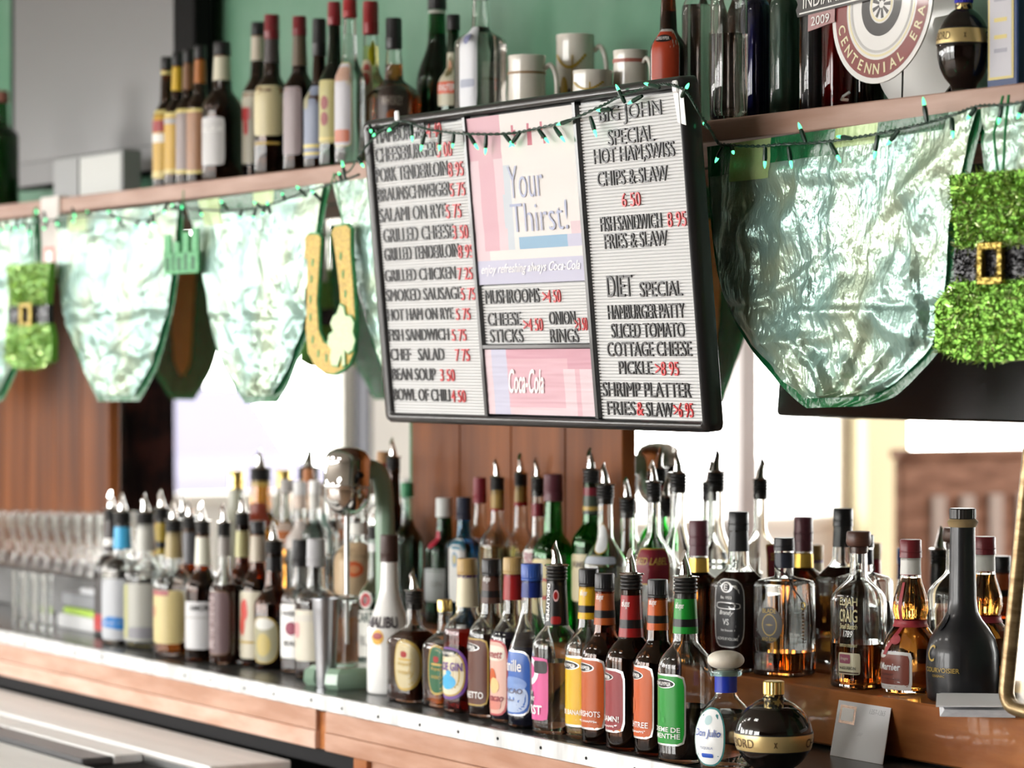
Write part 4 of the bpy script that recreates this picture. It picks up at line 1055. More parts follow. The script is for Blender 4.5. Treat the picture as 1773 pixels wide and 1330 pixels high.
bottle('c', 547, 933, 72, 'clear bottle with grey cap and cream label behind the steel tumbler', base=1179, shape='gallon', liq=flat((.03, .012, .008), .05, 'liqueur'), level=1040, cap=(flat((.42, .42, .44), .35, 'cap'), 'smooth'), cap_h=.045,
       labels=[dict(x=-.45, a=60, y0=1054, y1=1142, m=flat((.74, .70, .60)), p=12, deco=[(-.9, -.4, -.1, .5, flat((.70, .40, .40)), 4.), (-1, 1, .55, .8, flat((.55, .52, .46)), 12.)])])
bottle('c', 521, 934, 70, 'clear bottle with black cap and white label beside the steel tumbler', base=1168, shape='gallon', liq=flat((.05, .015, .01), .05, 'liqueur'), level=1130, cap=(CAPBLACK, 'smooth'), cap_h=.045,
       labels=[dict(x=-.5, a=50, y0=1044, y1=1137, m=WHITE, p=12, deco=[(-.4, .4, -.15, .35, flat((.35, .06, .12)), 2.)], text=[('WHISKEY', -.7, .7, .55, .75, BLACK), ('BEAM', -.5, .5, -.55, -.35, BLACK)])])
bottle('c', 474, 937, 68, 'dark ornate bottle with black neck wrap, chrome pourer and yellow arched label', base=1161, shape='cone', glass_m=G_BROWN, liq=L_BLACK, level=1060, pour=True, neck=(945, 988, BLACK),
       labels=[dict(x=-.55, a=48, y0=1066, y1=1146, m=OLIVE, border=GOLDI, bw=.07, p=3, deco=[(-.7, .7, .45, .95, flat((.62, .62, .58)), 2.), (-.5, .5, -.7, .3, flat((.60, .50, .20)), 2.)])])
bottle('c', 446, 902, 62, 'dark bottle with black cap, cream neck label and a red mark on a cream label', base=1156, shape='std', glass_m=G_BROWN, liq=L_BLACK, level=1000, cap=(CAPBLACK, 'screw'), cap_h=.022, neck=(923, 972, flat((.66, .60, .50))),
       labels=[dict(x=-.5, a=50, y0=1022, y1=1138, m=flat((.72, .68, .56)), p=12, deco=[(-.7, -.1, .1, .75, flat((.70, .12, .10)), 3., .3), (-.8, -.3, -.3, .3, flat((.70, .16, .12)), 3., -.4), (-1, 1, -.55, -.48, GOLDI, 12.)])])
bottle('c', 420, 889, 58, 'dark bottle with chrome pourer, pale yellow neck label and white label', base=1151, glass_m=G_BROWN, liq=L_BLACK, level=1000, pour=True, neck=(919, 964, flat((.70, .68, .40))),
       labels=[dict(x=-.5, a=52, y0=1014, y1=1124, m=flat((.62, .61, .56)), p=12, deco=[(-.9, .9, .8, .9, DKBR, 12.), (-.3, .1, -.1, .1, GREYL, 2.), (-.9, .9, -.85, -.7, GREYL, 12.)])])
bottle('c', 388, 905, 62, 'bottle with grey neck label, chrome pourer and tall purple-brown label', base=1153, shape='cone', glass_m=CLEAR, liq=flat((.05, .018, .012), .05, 'liqueur'), level=1012, pour=True, neck=(928, 962, flat((.34, .32, .30))),
       labels=[dict(x=-.5, a=52, y0=1022, y1=1132, m=PBRN, border=flat((.34, .22, .14)), bw=.06, p=8, text=[('DARK RUM', -.8, -.2, -.8, .8, flat((.45, .36, .36)), dict(vert=True)), ])])
bottle('c', 351, 903, 60, 'dark bottle with white neck label, chrome pourer and grey-white label', base=1147, glass_m=G_BROWN, liq=L_BLACK, level=985, pour=True, neck=(928, 978, flat((.72, .72, .62))),
       labels=[dict(x=-.5, a=56, y0=1040, y1=1122, m=flat((.58, .58, .59)), p=12, text=[('AMOR', -.3, .9, .62, .86, BLACK)], deco=[(-.9, .9, .3, .36, GREYL, 12.)])])
bottle('c', 301, 901, 70, 'clear bottle with tan neck label, chrome pourer and cream label over amber drink', base=1139, shape='std', liq=L_DKAMBER, level=1110, pour=True, neck=(912, 966, flat((.48, .40, .22))),
       labels=[dict(x=-.45, a=58, y0=1020, y1=1112, m=flat((.72, .62, .34)), p=8, deco=[(-1, .2, .80, 1, flat((.48, .18, .18)), 12.), (-.95, -.6, .0, .4, flat((.60, .34, .22)), 3.)])])
bottle('c', 252, 888, 74, 'clear bottle with grey-white neck label and pale olive label', base=1124, liq=L_CLEAR, level=1000, pour=True, neck=(903, 954, flat((.50, .50, .46))),
       labels=[dict(x=-.45, a=58, y0=1008, y1=1108, m=flat((.42, .42, .38)), p=12, deco=[(-.9, -.5, -.9, .95, flat((.55, .55, .28)), 12.), (-.45, .9, -.9, -.5, flat((.25, .25, .27)), 8.)])])
bottle('c', 212, 887, 72, 'clear bottle with bright blue neck label and blue diagonal stripe', base=1119, shape='high', liq=L_GREY, level=985, pour=True, neck=(912, 950, SKY),
       labels=[dict(x=-.35, a=60, y0=1000, y1=1105, m=flat((.46, .48, .51)), p=12, deco=[(-.95, .95, -.62, -.28, flat((.04, .26, .62)), 12., -.55)])])
bottle('c', 193, 882, 60, 'leftmost bottle of the front row, black and white neck label and red patch', Y=2.885, liq=flat((.02, .015, .015), .05, 'liqueur'), level=960, pour=True, neck=(895, 955, flat((.06, .05, .05)), WHITE),
       labels=[dict(x=-.6, a=46, y0=1000, y1=1095, m=flat((.05, .045, .045)), p=12, deco=[(-1, 1, -.9, -.3, flat((.55, .05, .05)), 8.)])])
# second line on the counter, glimpsed between the others
bottle('c', 280, 880, 60, 'bottle with yellow-black neck wrap glimpsed between two clear front bottles', Y=2.895, liq=L_CLEAR, level=1000, pour=True, neck=(905, 960, flat((.52, .40, .08)), BLACK),
       labels=[dict(x=-.55, a=46, y0=1010, y1=1110, m=flat((.62, .50, .12)), p=12, deco=[(-1, 1, .72, .95, RD, 12.), (-1, 1, -.8, -.6, BLACK, 12.)])])
bottle('c', 329, 896, 64, 'dark grey-necked bottle glimpsed behind the grey-white labelled one', Y=2.895, glass_m=G_BROWN, liq=L_BLACK, level=985, pour=True, neck=(902, 975, flat((.10, .10, .11))),
       labels=[dict(x=-.6, a=46, y0=1012, y1=1120, m=flat((.14, .11, .10)), p=12, deco=[(-.5, .5, .5, .85, OLIVE, 4.)])])
bottle('c', 318, 888, 60, 'bottle with chrome pourer and lime green neck in the second line', Y=2.965, liq=L_CLEAR, level=1000, pour=True, neck=(930, 960, flat((.28, .55, .06))))
bottle('c', 268, 900, 58, 'bottle with orange-red capsule in the second line', Y=2.965, liq=L_CLEAR, level=1000, cap=(flat((.62, .16, .06), .4, 'cap'), 'smooth'), cap_h=.045)
bottle('c', 619, 850, 84, 'clear bottle with beige label and orange seal behind the mixer spindle', Y=2.985, shape='gallon', liq=L_CLEAR, level=1040, cap=(flat((.40, .25, .15), .4, 'cap'), 'smooth'), neck=(905, 925, PALEG),
       labels=[dict(x=-.2, a=64, y0=938, y1=1028, m=flat((.64, .50, .34)), p=10, deco=[(-.3, .4, -.3, .3, flat((.70, .18, .07)), 2.), (-.15, .25, -.15, .15, flat((.78, .40, .22)), 2.)])])
# ------------------------------------------------------------------ two showy bottles at the right front
def pbic(*pts):
    def P(R, H): return [(R * r, z if isinstance(z, str) else H * z, 0) for r, z in pts]
    return P
def sphere_prof(zc, ry, neckr, zn, foot=.45):
    def P(R, H):
        o = [(R * foot * .95, 0, 0), (R * foot, H * .012, 0)]
        for i in range(30):
            a = -PI / 2 + PI * i / 29
            r = R * math.cos(a); z = H * zc + H * ry * math.sin(a)
            if r < R * foot and a < 0: continue
            if r < R * neckr and a > 0: continue
            o.append((r, max(z, H * .015), 0))
        o += [(R * neckr, H * zn, 0), (R * neckr * .97, H, 0)]
        return o
    return P
GOLDB = mat('brass_band', (.72, .56, .26), .3, .6)
def ball_extra(yb0, yb1, capm, rings):
    def ex(root, S, R, zt, rt, sc):
        b = MB(); z0, z1 = S.z(yb1), S.z(yb0)
        band(b, S, z0, z1, GOLDB, .0012, 48, 8); band(b, S, z0 - .002, z0, BLACK, .0013, 48); band(b, S, z1, z1 + .002, BLACK, .0013, 48)
        o = b.build('gold_band', root)
        t = MB(); A = S.ang(-.83); put_text(t, S, A, .4, z0, z1, 'CHAMBORD', -2.9, 1.12, -.55, .55, flat((.10, .06, .03)), .002, bold=.0)
        put_text(t, S, S.ang(.05), .4, z0, z1, 'x', -.12, .12, -.4, .3, flat((.10, .06, .03)), .002, bold=.03)
        put_text(t, S, S.ang(.9), .4, z0, z1, 'CHAMBORD', -.45, 3.4, -.55, .55, flat((.10, .06, .03)), .002)
        t.build('lettering', o, smooth=False)
        b = MB(); n = 40
        rf = lambda t_, r, q: r * (1 + .03 * q * (1 if int(t_ / (2 * PI) * n + .5) % 2 else -1))
        b.lathe([(rt * 1.02, zt - .030), (rt * 1.10, zt - .029), (rt * 1.10, zt - .001), (rt * 1.0, zt)], M_CAPPAT, n)
        b.lathe([(rt * 1.0, zt), (rt * 1.16, zt + .0005, 1), (rt * 1.16, zt + .019, 1), (rt * 1.05, zt + .0205), (0, zt + .0205)], capm, n, rf=rf)
        b.build('cap', root, angle=30)
    return ex
M_CAPPAT = noisy('patterned_gold_black', (.02, .015, .012), (.70, .52, .20), (160, 160, 160), 2, .3, metal=.5, lo=.5, hi=.54)
bottle('c', 1340, 1175, 136, 'round ball-shaped dark liqueur bottle with gold band and gold cap beside the white card', base=1358, P=sphere_prof(.50, .46, .235, .985), liq=L_BLACK, level=1226, extra=ball_extra(1268, 1296, GOLD, 0), lip=0)
def dj_P(R, H): return [(R * .70, 0, 0), (R * .80, H * .01, 0), (R * .97, H * .16, 0), (R, H * .30, 0), (R * .97, H * .42, 0), (R * .84, H * .56, 0), (R * .62, H * .66, 0), (R * .44, H * .715, 0), (R * .355, H * .76, 0), (R * .345, H * .80, 0), (R * .345, H * .965, 0), (R * .345, H, 0)]
def dj_x(root, S, R, zt, rt, sc):
    b = MB(); b.lathe([(rt * .95, zt - .007), (rt * 1.42, zt - .006), (rt * 1.50, zt - .001), (rt * 1.42, zt + .003), (rt * .9, zt + .004)], glass('aqua_glass', (.55, .85, .88)), 28); b.build('lip_ring', root)
    make_cap(root, zt + .0038, zt + .0335, rt * .98, noisy('cream_stopper', (.66, .60, .50), (.74, .69, .60), (40, 40, 40), 3, .45), 'ball')
bottle('c', 1257, 1163, 110, 'stout clear tequila bottle with pale ball stopper and blue neck band', base=1342, P=dj_P, liq=L_CLEAR, level=1232, cap_h=0, extra=dj_x, neck=(1169, 1198, flat((.04, .08, .50))), lip=0,
       labels=[dict(x=-.62, a=37, y0=1222, y1=1322, m=flat((.80, .82, .82)), border=TEALI, bw=.08, p=2.8, deco=[(-.25, .25, .42, .75, flat((.55, .72, .74)), 2.), (-.32, .38, -.70, -.55, flat((.06, .16, .60)), 8.)], text=[('Don Julio', -.78, .78, -.05, .28, flat((.10, .18, .50)), dict(shear=.2)), ('TEQUILA', -.4, .4, -.42, -.32, flat((.3, .35, .5)))])])
# ------------------------------------------------------------------ step, right part
bottle('s', 1210, 901, 84, 'amber whiskey bottle with purple-brown capsule and gold neck ring', Y=3.09, shape=(.60, .75, .42, .36, 1.7), liq=L_DKAMBER, level=985, cap=(mat('maroon_cap', (.10, .025, .035), .4), 'smooth'), cap_h=.036, neck=(928, 962, flat((.10, .03, .04))), neck2=(966, 990, mat('gold_ring', (.70, .45, .08), .25, .6)))
bottle('s', 1279, 886, 100, 'dark brandy bottle with black capsule and arched black label', base=1169, shape=(.58, .74, .44, .36, 1.0), q=.55, asp=.8, liq=flat((.03, .008, .005), .05, 'liqueur'), level=990, cap=(CAPBLACK, 'smooth'), cap_h=.026, neck=(912, 954, flat((.03, .03, .03))),
       labels=[dict(x=-.52, a=44, y0=1000, y1=1118, m=flat((.025, .025, .027)), border=SILV, bw=.05, p=4.5, deco=[(-.42, .42, .60, .92, SILV, 2.), (-.30, .30, .64, .88, BLACK, 2.), (-.8, .8, .12, .32, SILV, 4.), (-.76, .76, .14, .30, BLACK, 4.)],
                    text=[('E', -.14, .14, .68, .84, WHITE), ('Est. 1933', -.4, .4, .42, .5, WHITE), ('Brandy', -.5, .5, -.08, .08, WHITE, dict(shear=.3)), ('VS', -.22, .24, -.34, -.16, WHITE), ('Very Smooth', -.4, .45, -.54, -.46, WHITE, dict(shear=.2)), ('ALCOHOL BY VOLUME', -.7, .7, -.78, -.70, WHITE)])])
def cord_extra(root, S, R, zt, rt, sc):
    b = MB(); zz = S.z(990); pts = []
    r_ = interp(S.P, zz)[0] + .003
    for i in range(17): t = S.ang(-.95) + (S.ang(.95) - S.ang(-.95)) * i / 16; pts.append(Vector(S.pt(t, zz + .012 - .028 * i / 16, .002)))
    e = Vector(S.pt(S.ang(.62), S.z(1040), .004))
    b.tube(pts, .0012, BLACK, 6); b.tube([pts[10], (pts[10] + e) / 2 + Vector((0, -.004, .0)), e], .0012, BLACK, 6)
    b.tube([e + Vector((0, 0, -.006)) + Vector((.006 * math.cos(k * PI / 6) , 0, .006 * math.sin(k * PI / 6))) for k in range(13)], .0014, GOLD, 6)
    for k in range(9): b.tube([e + Vector((0, 0, -.013 - .006 * k)), e + Vector((0, 0, -.016 - .006 * k))], .0022, flat((.12, .07, .03)), 8)
    b.build('charm_cord', root)
bottle('s', 1358, 931, 112, 'square-shouldered clear whiskey bottle with round black badge and hanging charm', base=1172, shape=(.69, .78, .36, .34, 2.4), q=.35, asp=.95, yaw=.3, liq=L_DKAMBER, level=1127, cap=(CAPBLACK, 'smooth'), cap_h=.018, neck=(957, 983, flat((.03, .035, .05))), extra=cord_extra,
       labels=[dict(x=-.55, a=30, y0=1048, y1=1110, m=flat((.06, .055, .05)), p=2, deco=[(-.62, .62, -.62, .62, GOLDI, 2.), (-.55, .55, -.55, .55, flat((.05, .045, .04)), 2.), (-.25, .25, -.04, .04, GOLDI, 8., .8), (-.25, .25, -.04, .04, GOLDI, 8., -.8)], text=[('BLADE', -.55, .55, .66, .9, GOLDI), ('AND BOW', -.6, .6, -.9, -.68, GOLDI)])])
CORKW = noisy('dark_wood_stopper', (.07, .028, .018), (.12, .05, .03), (30, 30, 120), 4, .4)
ETCH = flat((.62, .55, .30), .4, 'etched')
def etched(root, S):
    b = MB(); A = S.ang(-.45)
    for s, y0, y1, h in (('ELIJAH', 1032, 1050, .42), ('CRAIG', 1052, 1074, .42)): put_text(b, S, A, h, S.z(y1), S.z(y0), s, -1, 1, -1, 1, ETCH, .0012)
    put_text(b, S, A, .42, S.z(1086), S.z(1077), 'Small Batch', -1, 1, -1, 1, ETCH, .0012, shear=.3)
    put_text(b, S, A, .42, S.z(1100), S.z(1089), '1789', -.5, .6, -1, 1, WHITE, .0012, shear=.3)
    put_text(b, S, A, .42, S.z(1117), S.z(1112), 'KENTUCKY STRAIGHT', -1, 1, -1, 1, ETCH, .0012)
    b.build('lettering', root, smooth=False)
bottle('s', 1487, 920, 98, 'tall clear bourbon bottle with flared wooden stopper and gold lettering', base=1195, shape=(.60, .80, .36, .34, 1.25), q=.30, asp=.75, liq=L_DKAMBER, level=1113, cap=(CORKW, 'flare'), cap_h=.025,
       labels=[dict(x=-.45, a=30, y0=1127, y1=1164, m=flat((.74, .70, .52)), p=14, deco=[(-.85, .3, .0, .85, flat((.40, .14, .20)), 14.), (-.9, .9, -.9, -.78, DKBR, 14.)], text=[('Straight', -.7, .15, .25, .6, flat((.75, .66, .55)), dict(shear=.3)), ('94 BOURBON', -.8, .7, -.55, -.25, BLACK)])],
       extra=lambda root, S, R, zt, rt, sc: etched(root, S))
def gm_P(R, H): return [(R * .82, 0, 0), (R * .95, H * .012, 0), (R, H * .06, 0), (R * 1.0, H * .26, 0), (R * .95, H * .34, 0), (R * .80, H * .42, 0), (R * .60, H * .475, 0), (R * .52, H * .505, 0), (R * .55, H * .54, 0), (R * .62, H * .60, 0), (R * .60, H * .67, 0), (R * .48, H * .75, 0), (R * .40, H * .80, 0), (R * .35, H * .86, 0), (R * .335, H, 0)]
def gm_x(root, S, R, zt, rt, sc):
    m = noisy('red_ribbon', (.30, .02, .03), (.40, .04, .05), (80, 80, 80), 2, .45)
    b = MB(); z = zt * .505; band(b, S, z - .006, z + .005, m, .0018, 36)
    A = S.ang(-.45)
    for a_, zs in ((A - .10, [(.80, 0), (.70, -.1), (.60, -.15), (.52, -.05)]), (A - .02, [(.49, 0), (.42, -.22), (.36, -.45), (.28, -.6)])):
        pts = zs; vs = []
        for f, da in [(zs[0][0] + (zs[-1][0] - zs[0][0]) * i / 12, 0) for i in range(13)]:
            t = (f - zs[0][0]) / (zs[-1][0] - zs[0][0]); dd = zs[0][1] + (zs[-1][1] - zs[0][1]) * t
            vs += [S.pt(a_ + dd - .11, zt * f, .0016), S.pt(a_ + dd + .11, zt * f, .0016)]
        b.add(vs, [(2 * i, 2 * i + 1, 2 * i + 3, 2 * i + 2) for i in range(12)], m)
    patch(b, S, S.ang(-.55), .20, zt * .36, zt * .43, m, .004, 2.)
    b.build('ribbon', root)
bottle('s', 1577, 934, 100, 'amber bulb-necked liqueur bottle with red cap, red ribbon and brown label', base=1204, P=gm_P, liq=L_AMBER, level=1000, cap=(mat('dark_red_cap', (.17, .016, .022), .35), 'smooth'), cap_h=.024, neck=(960, 994, PALEG), neck2=(990, 995, RD), extra=gm_x,
       labels=[dict(ph=-57, a=60, y0=1125, y1=1191, m=flat((.33, .12, .09)), border=flat((.72, .72, .70)), bw=.10, p=14, deco=[(-.5, .0, .62, .92, flat((.72, .68, .62)), 2.), (-.98, .98, -.98, -.72, flat((.72, .72, .70)), 14.)], text=[('Grand Marnier', -1.0, .62, .02, .40, WHITE, dict(bold=.02)), ('Liqueur', -.4, .4, -.28, -.12, flat((.10, .04, .04))), ('Triple Orange', -.6, .6, -.48, -.38, flat((.10, .04, .04)))])])
M_COG = mat('matte_black_glass', (.012, .012, .014), .34, coat=.2)
def cv_P(R, H): return [(R * .90, 0, 0), (R * .97, H * .012, 0), (R, H * .06, 0), (R * 1.02, H * .18, 0), (R * 1.0, H * .27, 0), (R * .90, H * .34, 0), (R * .72, H * .40, 0), (R * .54, H * .445, 0), (R * .43, H * .49, 0), (R * .385, H * .56, 0), (R * .36, H * .75, 0), (R * .345, H * .965, 0), (R * .40, H * .97, 0), (R * .40, H * .985, 0), (R * .33, H * .99, 0), (R * .33, H, 0)]
def cv_x(root, S, R, zt, rt, sc):
    b = MB(); band(b, S, zt - .014, zt - .001, flat((.42, .32, .18), .4), .0022, 28); b.build('neck_ring', root)
    b = MB(); patch(b, S, S.ang(-.80), .16, S.z(1090), S.z(1060), mat('black_seal', (.02, .02, .022), .25), .003, 2.); b.build('seal', root)
bottle('s', 1667, 880, 124, 'tall matte black cognac bottle with long slender neck', base=1219, P=cv_P, glass_m=M_COG, solid=True, cap=(mat('black_gold_cap', (.025, .022, .02), .3), 'screw'), cap_h=.016, extra=cv_x,
       labels=[dict(x=-.60, a=34, y0=1112, y1=1180, m=M_COG, p=10, text=[('C', -.82, -.35, .1, .95, GOLDI, dict(bold=.0)), ('COURVOISIER', -.95, .95, -.42, -.18, GOLDI), ('COGNAC', -.45, .25, -.66, -.54, GOLDI)])])
# ------------------------------------------------------------------ step, middle part
YB, YF = 3.148, 3.09
bottle('s', 958, 821, 74, 'bright green whiskey bottle with dark red capsule', Y=YF, shape=(.55, .76, .46, .40, 1.9), glass_m=G_GREEN, liq=L_CLEAR, level=960, cap=(mat('maroon_cap', (.10, .025, .035), .4), 'smooth'), cap_h=.042,
       labels=[dict(x=-.55, a=50, y0=966, y1=1060, m=flat((.68, .60, .36)), p=5, deco=[(-.3, .6, -.5, .3, flat((.55, .12, .10)), 2.), (-.1, .45, -.35, .2, flat((.68, .60, .36)), 2.)])])
bottle('s', 769, 862, 68, 'dark green gin bottle with silver cap, red seal and pale grey label', Y=YB, shape=(.60, .78, .42, .38, 2.4), glass_m=G_DKGREEN, liq=L_GREEN, level=930, cap=(flat((.55, .57, .55), .3, 'cap'), 'smooth'), cap_h=.032,
       labels=[dict(x=-.4, a=56, y0=983, y1=1040, m=flat((.58, .60, .60)), p=12, deco=[(-1, 1, .82, .9, flat((.3, .35, .33)), 12.)], text=[('GIN', -.3, .3, -.1, .25, GREYL)]), dict(x=-.78, a=22, y0=918, y1=948, m=flat((.55, .06, .10)), p=2)])
bottle('s', 803, 861, 66, 'blue-tinted square gin bottle with dark cap and tall white label', Y=YF, shape=(.70, .82, .42, .38, 1.6), q=.5, asp=.8, glass_m=G_BLUE, liq=L_CLEAR, level=940, cap=(flat((.03, .035, .06), .3, 'cap'), 'smooth'), cap_h=.036,
       labels=[dict(x=-.55, a=38, y0=932, y1=1040, m=flat((.70, .70, .68)), p=7, deco=[(-.4, .4, .1, .6, flat((.35, .48, .62)), 2.), (-.25, .25, .2, .5, flat((.70, .60, .30)), 2.)])])
bottle('s', 831, 827, 64, 'clear vodka bottle with dark red cap and pink-white label behind the gin bottles', Y=YB, shape=(.66, .80, .40, .36, 1.4), q=.3, liq=L_CLEAR, level=950, cap=(mat('maroon_screw_cap', (.22, .02, .035), .4), 'smooth'), cap_h=.042,
       labels=[dict(x=-.5, a=44, y0=930, y1=962, m=flat((.66, .56, .58)), p=12, deco=[(-.7, .7, -.4, .3, flat((.62, .30, .36)), 10.)])])
bottle('s', 861, 827, 64, 'pale yellow rum bottle with gold neck label and chrome pourer', Y=YF, shape=(.60, .78, .36, .34, 1.2), liq=L_YELLOW, level=945, pour=True, neck=(848, 881, flat((.48, .34, .12))), neck2=(879, 884, RD))
bottle('s', 902, 820, 70, 'clear bottle with gold and red neck label and chrome pourer, left of the green bottle', Y=YB, shape='std', liq=L_CLEAR, level=960, pour=True, neck=(840, 869, flat((.48, .34, .12))), neck2=(869, 876, RD), labels=[dict(x=-.5, a=54, y0=955, y1=1030, m=PALEG, p=12)])
bottle('s', 931, 828, 52, 'clear vodka bottle with dark red neck band directly behind the green bottle', Y=YF, shape='round', liq=L_CLEAR, level=960, pour=True, neck=(872, 894, MR), labels=[dict(x=-.35, a=60, y0=950, y1=1010, m=flat((.72, .70, .66)), p=8, text=[('FRIS', -.7, .0, .2, .8, flat((.5, .2, .25)))])])
bottle('s', 1024, 814, 70, 'green bottle with dark red neck band and chrome pourer', Y=YB, shape=(.60, .76, .44, .38, 1.6), glass_m=G_GREEN, liq=L_CLEAR, level=960, pour=True, neck=(838, 858, MR), neck2=(858, 890, flat((.05, .07, .05)), GOLDI), labels=[dict(x=-.4, a=60, y0=958, y1=1040, m=flat((.66, .60, .42)), p=8, text=[('JAMESON', -.8, .9, .35, .7, flat((.15, .12, .08)))])])
bottle('s', 1048, 840, 78, 'clear bottle with oval silver label and chrome pourer beside the green bottle', Y=YF, shape=(.52, .76, .36, .34, 1.3), liq=L_CLEAR, level=980, pour=True, labels=[dict(x=-.35, a=36, y0=905, y1=958, m=flat((.72, .74, .74)), border=GOLDI, p=2), dict(x=-.35, a=50, y0=962, y1=975, m=flat((.4, .43, .48)), p=8)])
bottle('s', 1086, 864, 74, 'clear empty bottle with chrome pourer, shorter than its neighbours', Y=YB, shape=(.50, .72, .34, .32, 1.2), liq=L_CLEAR, level=1010, pour=True)
bottle('s', 1132, 836, 78, 'clear bottle with slanted dark red label and chrome pourer', Y=YF, shape=(.56, .78, .36, .34, 1.3), q=.3, liq=L_AMBER, level=1040, pour=True, labels=[dict(x=-.1, a=58, y0=948, y1=1010, m=MR, border=GOLDI, bw=.06, p=14, text=[('RED LABEL', -.8, .8, .1, .5, GOLDI, dict(shear=.3)), ])])
bottle('s', 1174, 820, 78, 'tall clear bottle with white lettering and chrome pourer at the end of the middle group', Y=YF, shape=(.50, .80, .36, .34, .9), liq=L_CLEAR, level=985, pour=True, labels=[dict(x=-.35, a=44, y0=980, y1=1020, m=flat((.66, .66, .64)), p=3, text=[("Gordon's", -.8, .8, -.2, .4, GREYL)])])
# ------------------------------------------------------------------ step, left part
bottle('s', 409, 815, 70, 'pale frosted bottle with gold cap left of the amber bottle', Y=YB, shape=(.55, .82, .40, .34, 1.1), glass_m=mat('frosted_glass', (.72, .72, .62), .35, 0, .6), liq=L_CLEAR, level=900, cap=(GOLD, 'smooth'), cap_h=.034)
bottle('s', 451, 812, 84, 'orange-amber bottle with chrome pourer and dark red label in the back', Y=YB, shape='std', liq=L_AMBER, level=830, pour=True, neck=(832, 842, GOLDI), labels=[dict(x=-.3, a=50, y0=870, y1=910, m=flat((.28, .07, .04)), p=6)])
bottle('s', 496, 830, 58, 'clear bottle with grey cap and orange label in the back', Y=YB, shape='round', liq=L_CLEAR, level=900, cap=(flat((.42, .40, .38), .4, 'cap'), 'smooth'), labels=[dict(x=-.3, a=60, y0=905, y1=950, m=flat((.70, .58, .50)), p=12, deco=[(-1, 1, -.5, .4, flat((.68, .26, .10)), 12.)])])
bottle('s', 520, 834, 52, 'clear bottle with silver cap and pink neck label in the back', Y=YF, shape='round', liq=L_CLEAR, level=900, cap=(SILVERL, 'smooth'), neck=(842, 880, flat((.74, .62, .54))), labels=[dict(x=-.3, a=60, y0=900, y1=950, m=flat((.62, .56, .52)), p=12)])
bottle('s', 534, 812, 46, 'bottle with orange-brown capsule among the clear bottles in the back', Y=YB, shape='wine', liq=L_CLEAR, level=900, cap=(flat((.42, .16, .06), .4, 'cap'), 'smooth'), cap_h=.04)
bottle('s', 545, 832, 48, 'clear bottle with white cap and blue label in the back', Y=YB - .03, shape='high', liq=L_CLEAR, level=900, cap=(WHITE, 'smooth'), neck=(850, 880, PALEG), labels=[dict(x=-.3, a=60, y0=935, y1=962, m=flat((.10, .13, .38)), p=12)])
bottle('s', 560, 836, 46, 'clear bottle with brown cap partly behind the mixer head', Y=YB, shape='high', liq=L_CLEAR, level=900, cap=(flat((.20, .12, .08), .4, 'cap'), 'smooth'), labels=[dict(x=-.3, a=60, y0=890, y1=960, m=flat((.45, .62, .55)), p=12)])
bottle('s', 664, 782, 56, 'bottle with wooden cap and red neck behind the mixer column', Y=YB + .02, shape='wine', liq=L_CLEAR, level=900, cap=(flat((.40, .22, .10), .5, 'cap'), 'smooth'), cap_h=.02, neck=(798, 820, RD))
bottle('s', 681, 792, 60, 'black bottle with chrome pourer behind the mixer column', Y=YB - .02, shape='wine', glass_m=G_BROWN, liq=L_BLACK, level=815, pour=True)
bottle('s', 705, 836, 54, 'clear bottle with green cap between mixer and wood panel', Y=YB - .02, shape='wine', glass_m=G_TEAL, liq=L_CLEAR, level=900, cap=(flat((.04, .22, .10), .4, 'cap'), 'smooth'))
# ------------------------------------------------------------------ upper shelf bottles
def up(px, top, w, label, base, m=None, text=None, neckm=None, ny=None, y0=None, y1=None, capm=None, sh='std', gm=G_BROWN, liq=L_BLACK, lev=None, border=None, deco=(), ch=.024, style='smooth', x=-.6, a=44, **k):
    L = []
    if m: L = [dict(x=x, a=a, y0=y0, y1=y1, m=m, border=border, bw=.07, p=12, deco=list(deco), text=text)]
    return bottle('u', px, top, w, label, base=base if base else None, Y=k.pop('Y', None), shape=sh, glass_m=gm, liq=liq, level=lev or (top + 40), cap=(capm or CAPBLACK, style), cap_h=ch, neck=(ny[0], ny[1], neckm) if neckm else None, labels=L, **k)
GYEL = flat((.66, .44, .08)); LGOLD = flat((.76, .66, .30))
def lemons(root, S):
    b = MB()
    for c, y, h in ((.25, 100, .34), (.0, 92, .3), (.3, 82, .3)): patch(b, S, S.ang(c), h, S.z(y + 16), S.z(y - 10), flat((.62, .58, .02)), .001, 2., nr=3, seg=16)
    b.build('fruit_print', root)
up(289, 99, 48, 'leftmost bottle on the upper shelf, dark with a yellow and red label', 326, GYEL, neckm=LGOLD, ny=(118, 130), y0=192, y1=310, deco=[(-1, 1, .35, .7, RD, 12.), (-1, 1, .88, 1, LGOLD, 12.), (-1, 1, -1, -.8, LGOLD, 12.), (-1, 1, .05, .3, PALEG, 12.)])
up(308, 92, 46, 'dark bottle with yellow neck and golden yellow label, second from left on the upper shelf', 323, GYEL, neckm=flat((.68, .48, .05)), ny=(112, 158), y0=196, y1=302, deco=[(-1, 1, .86, 1, LGOLD, 12.), (-1, 1, -1, -.86, LGOLD, 12.), (-1, 1, .62, .8, GREYL, 12.)])
up(327, 86, 46, 'dark bottle with brown neck and grey-brown label on the upper shelf', 321, flat((.30, .25, .24)), neckm=flat((.26, .14, .07)), ny=(108, 156), y0=190, y1=302, deco=[(-1, 1, .88, 1, LGOLD, 12.), (-1, 1, -1, -.88, LGOLD, 12.)])
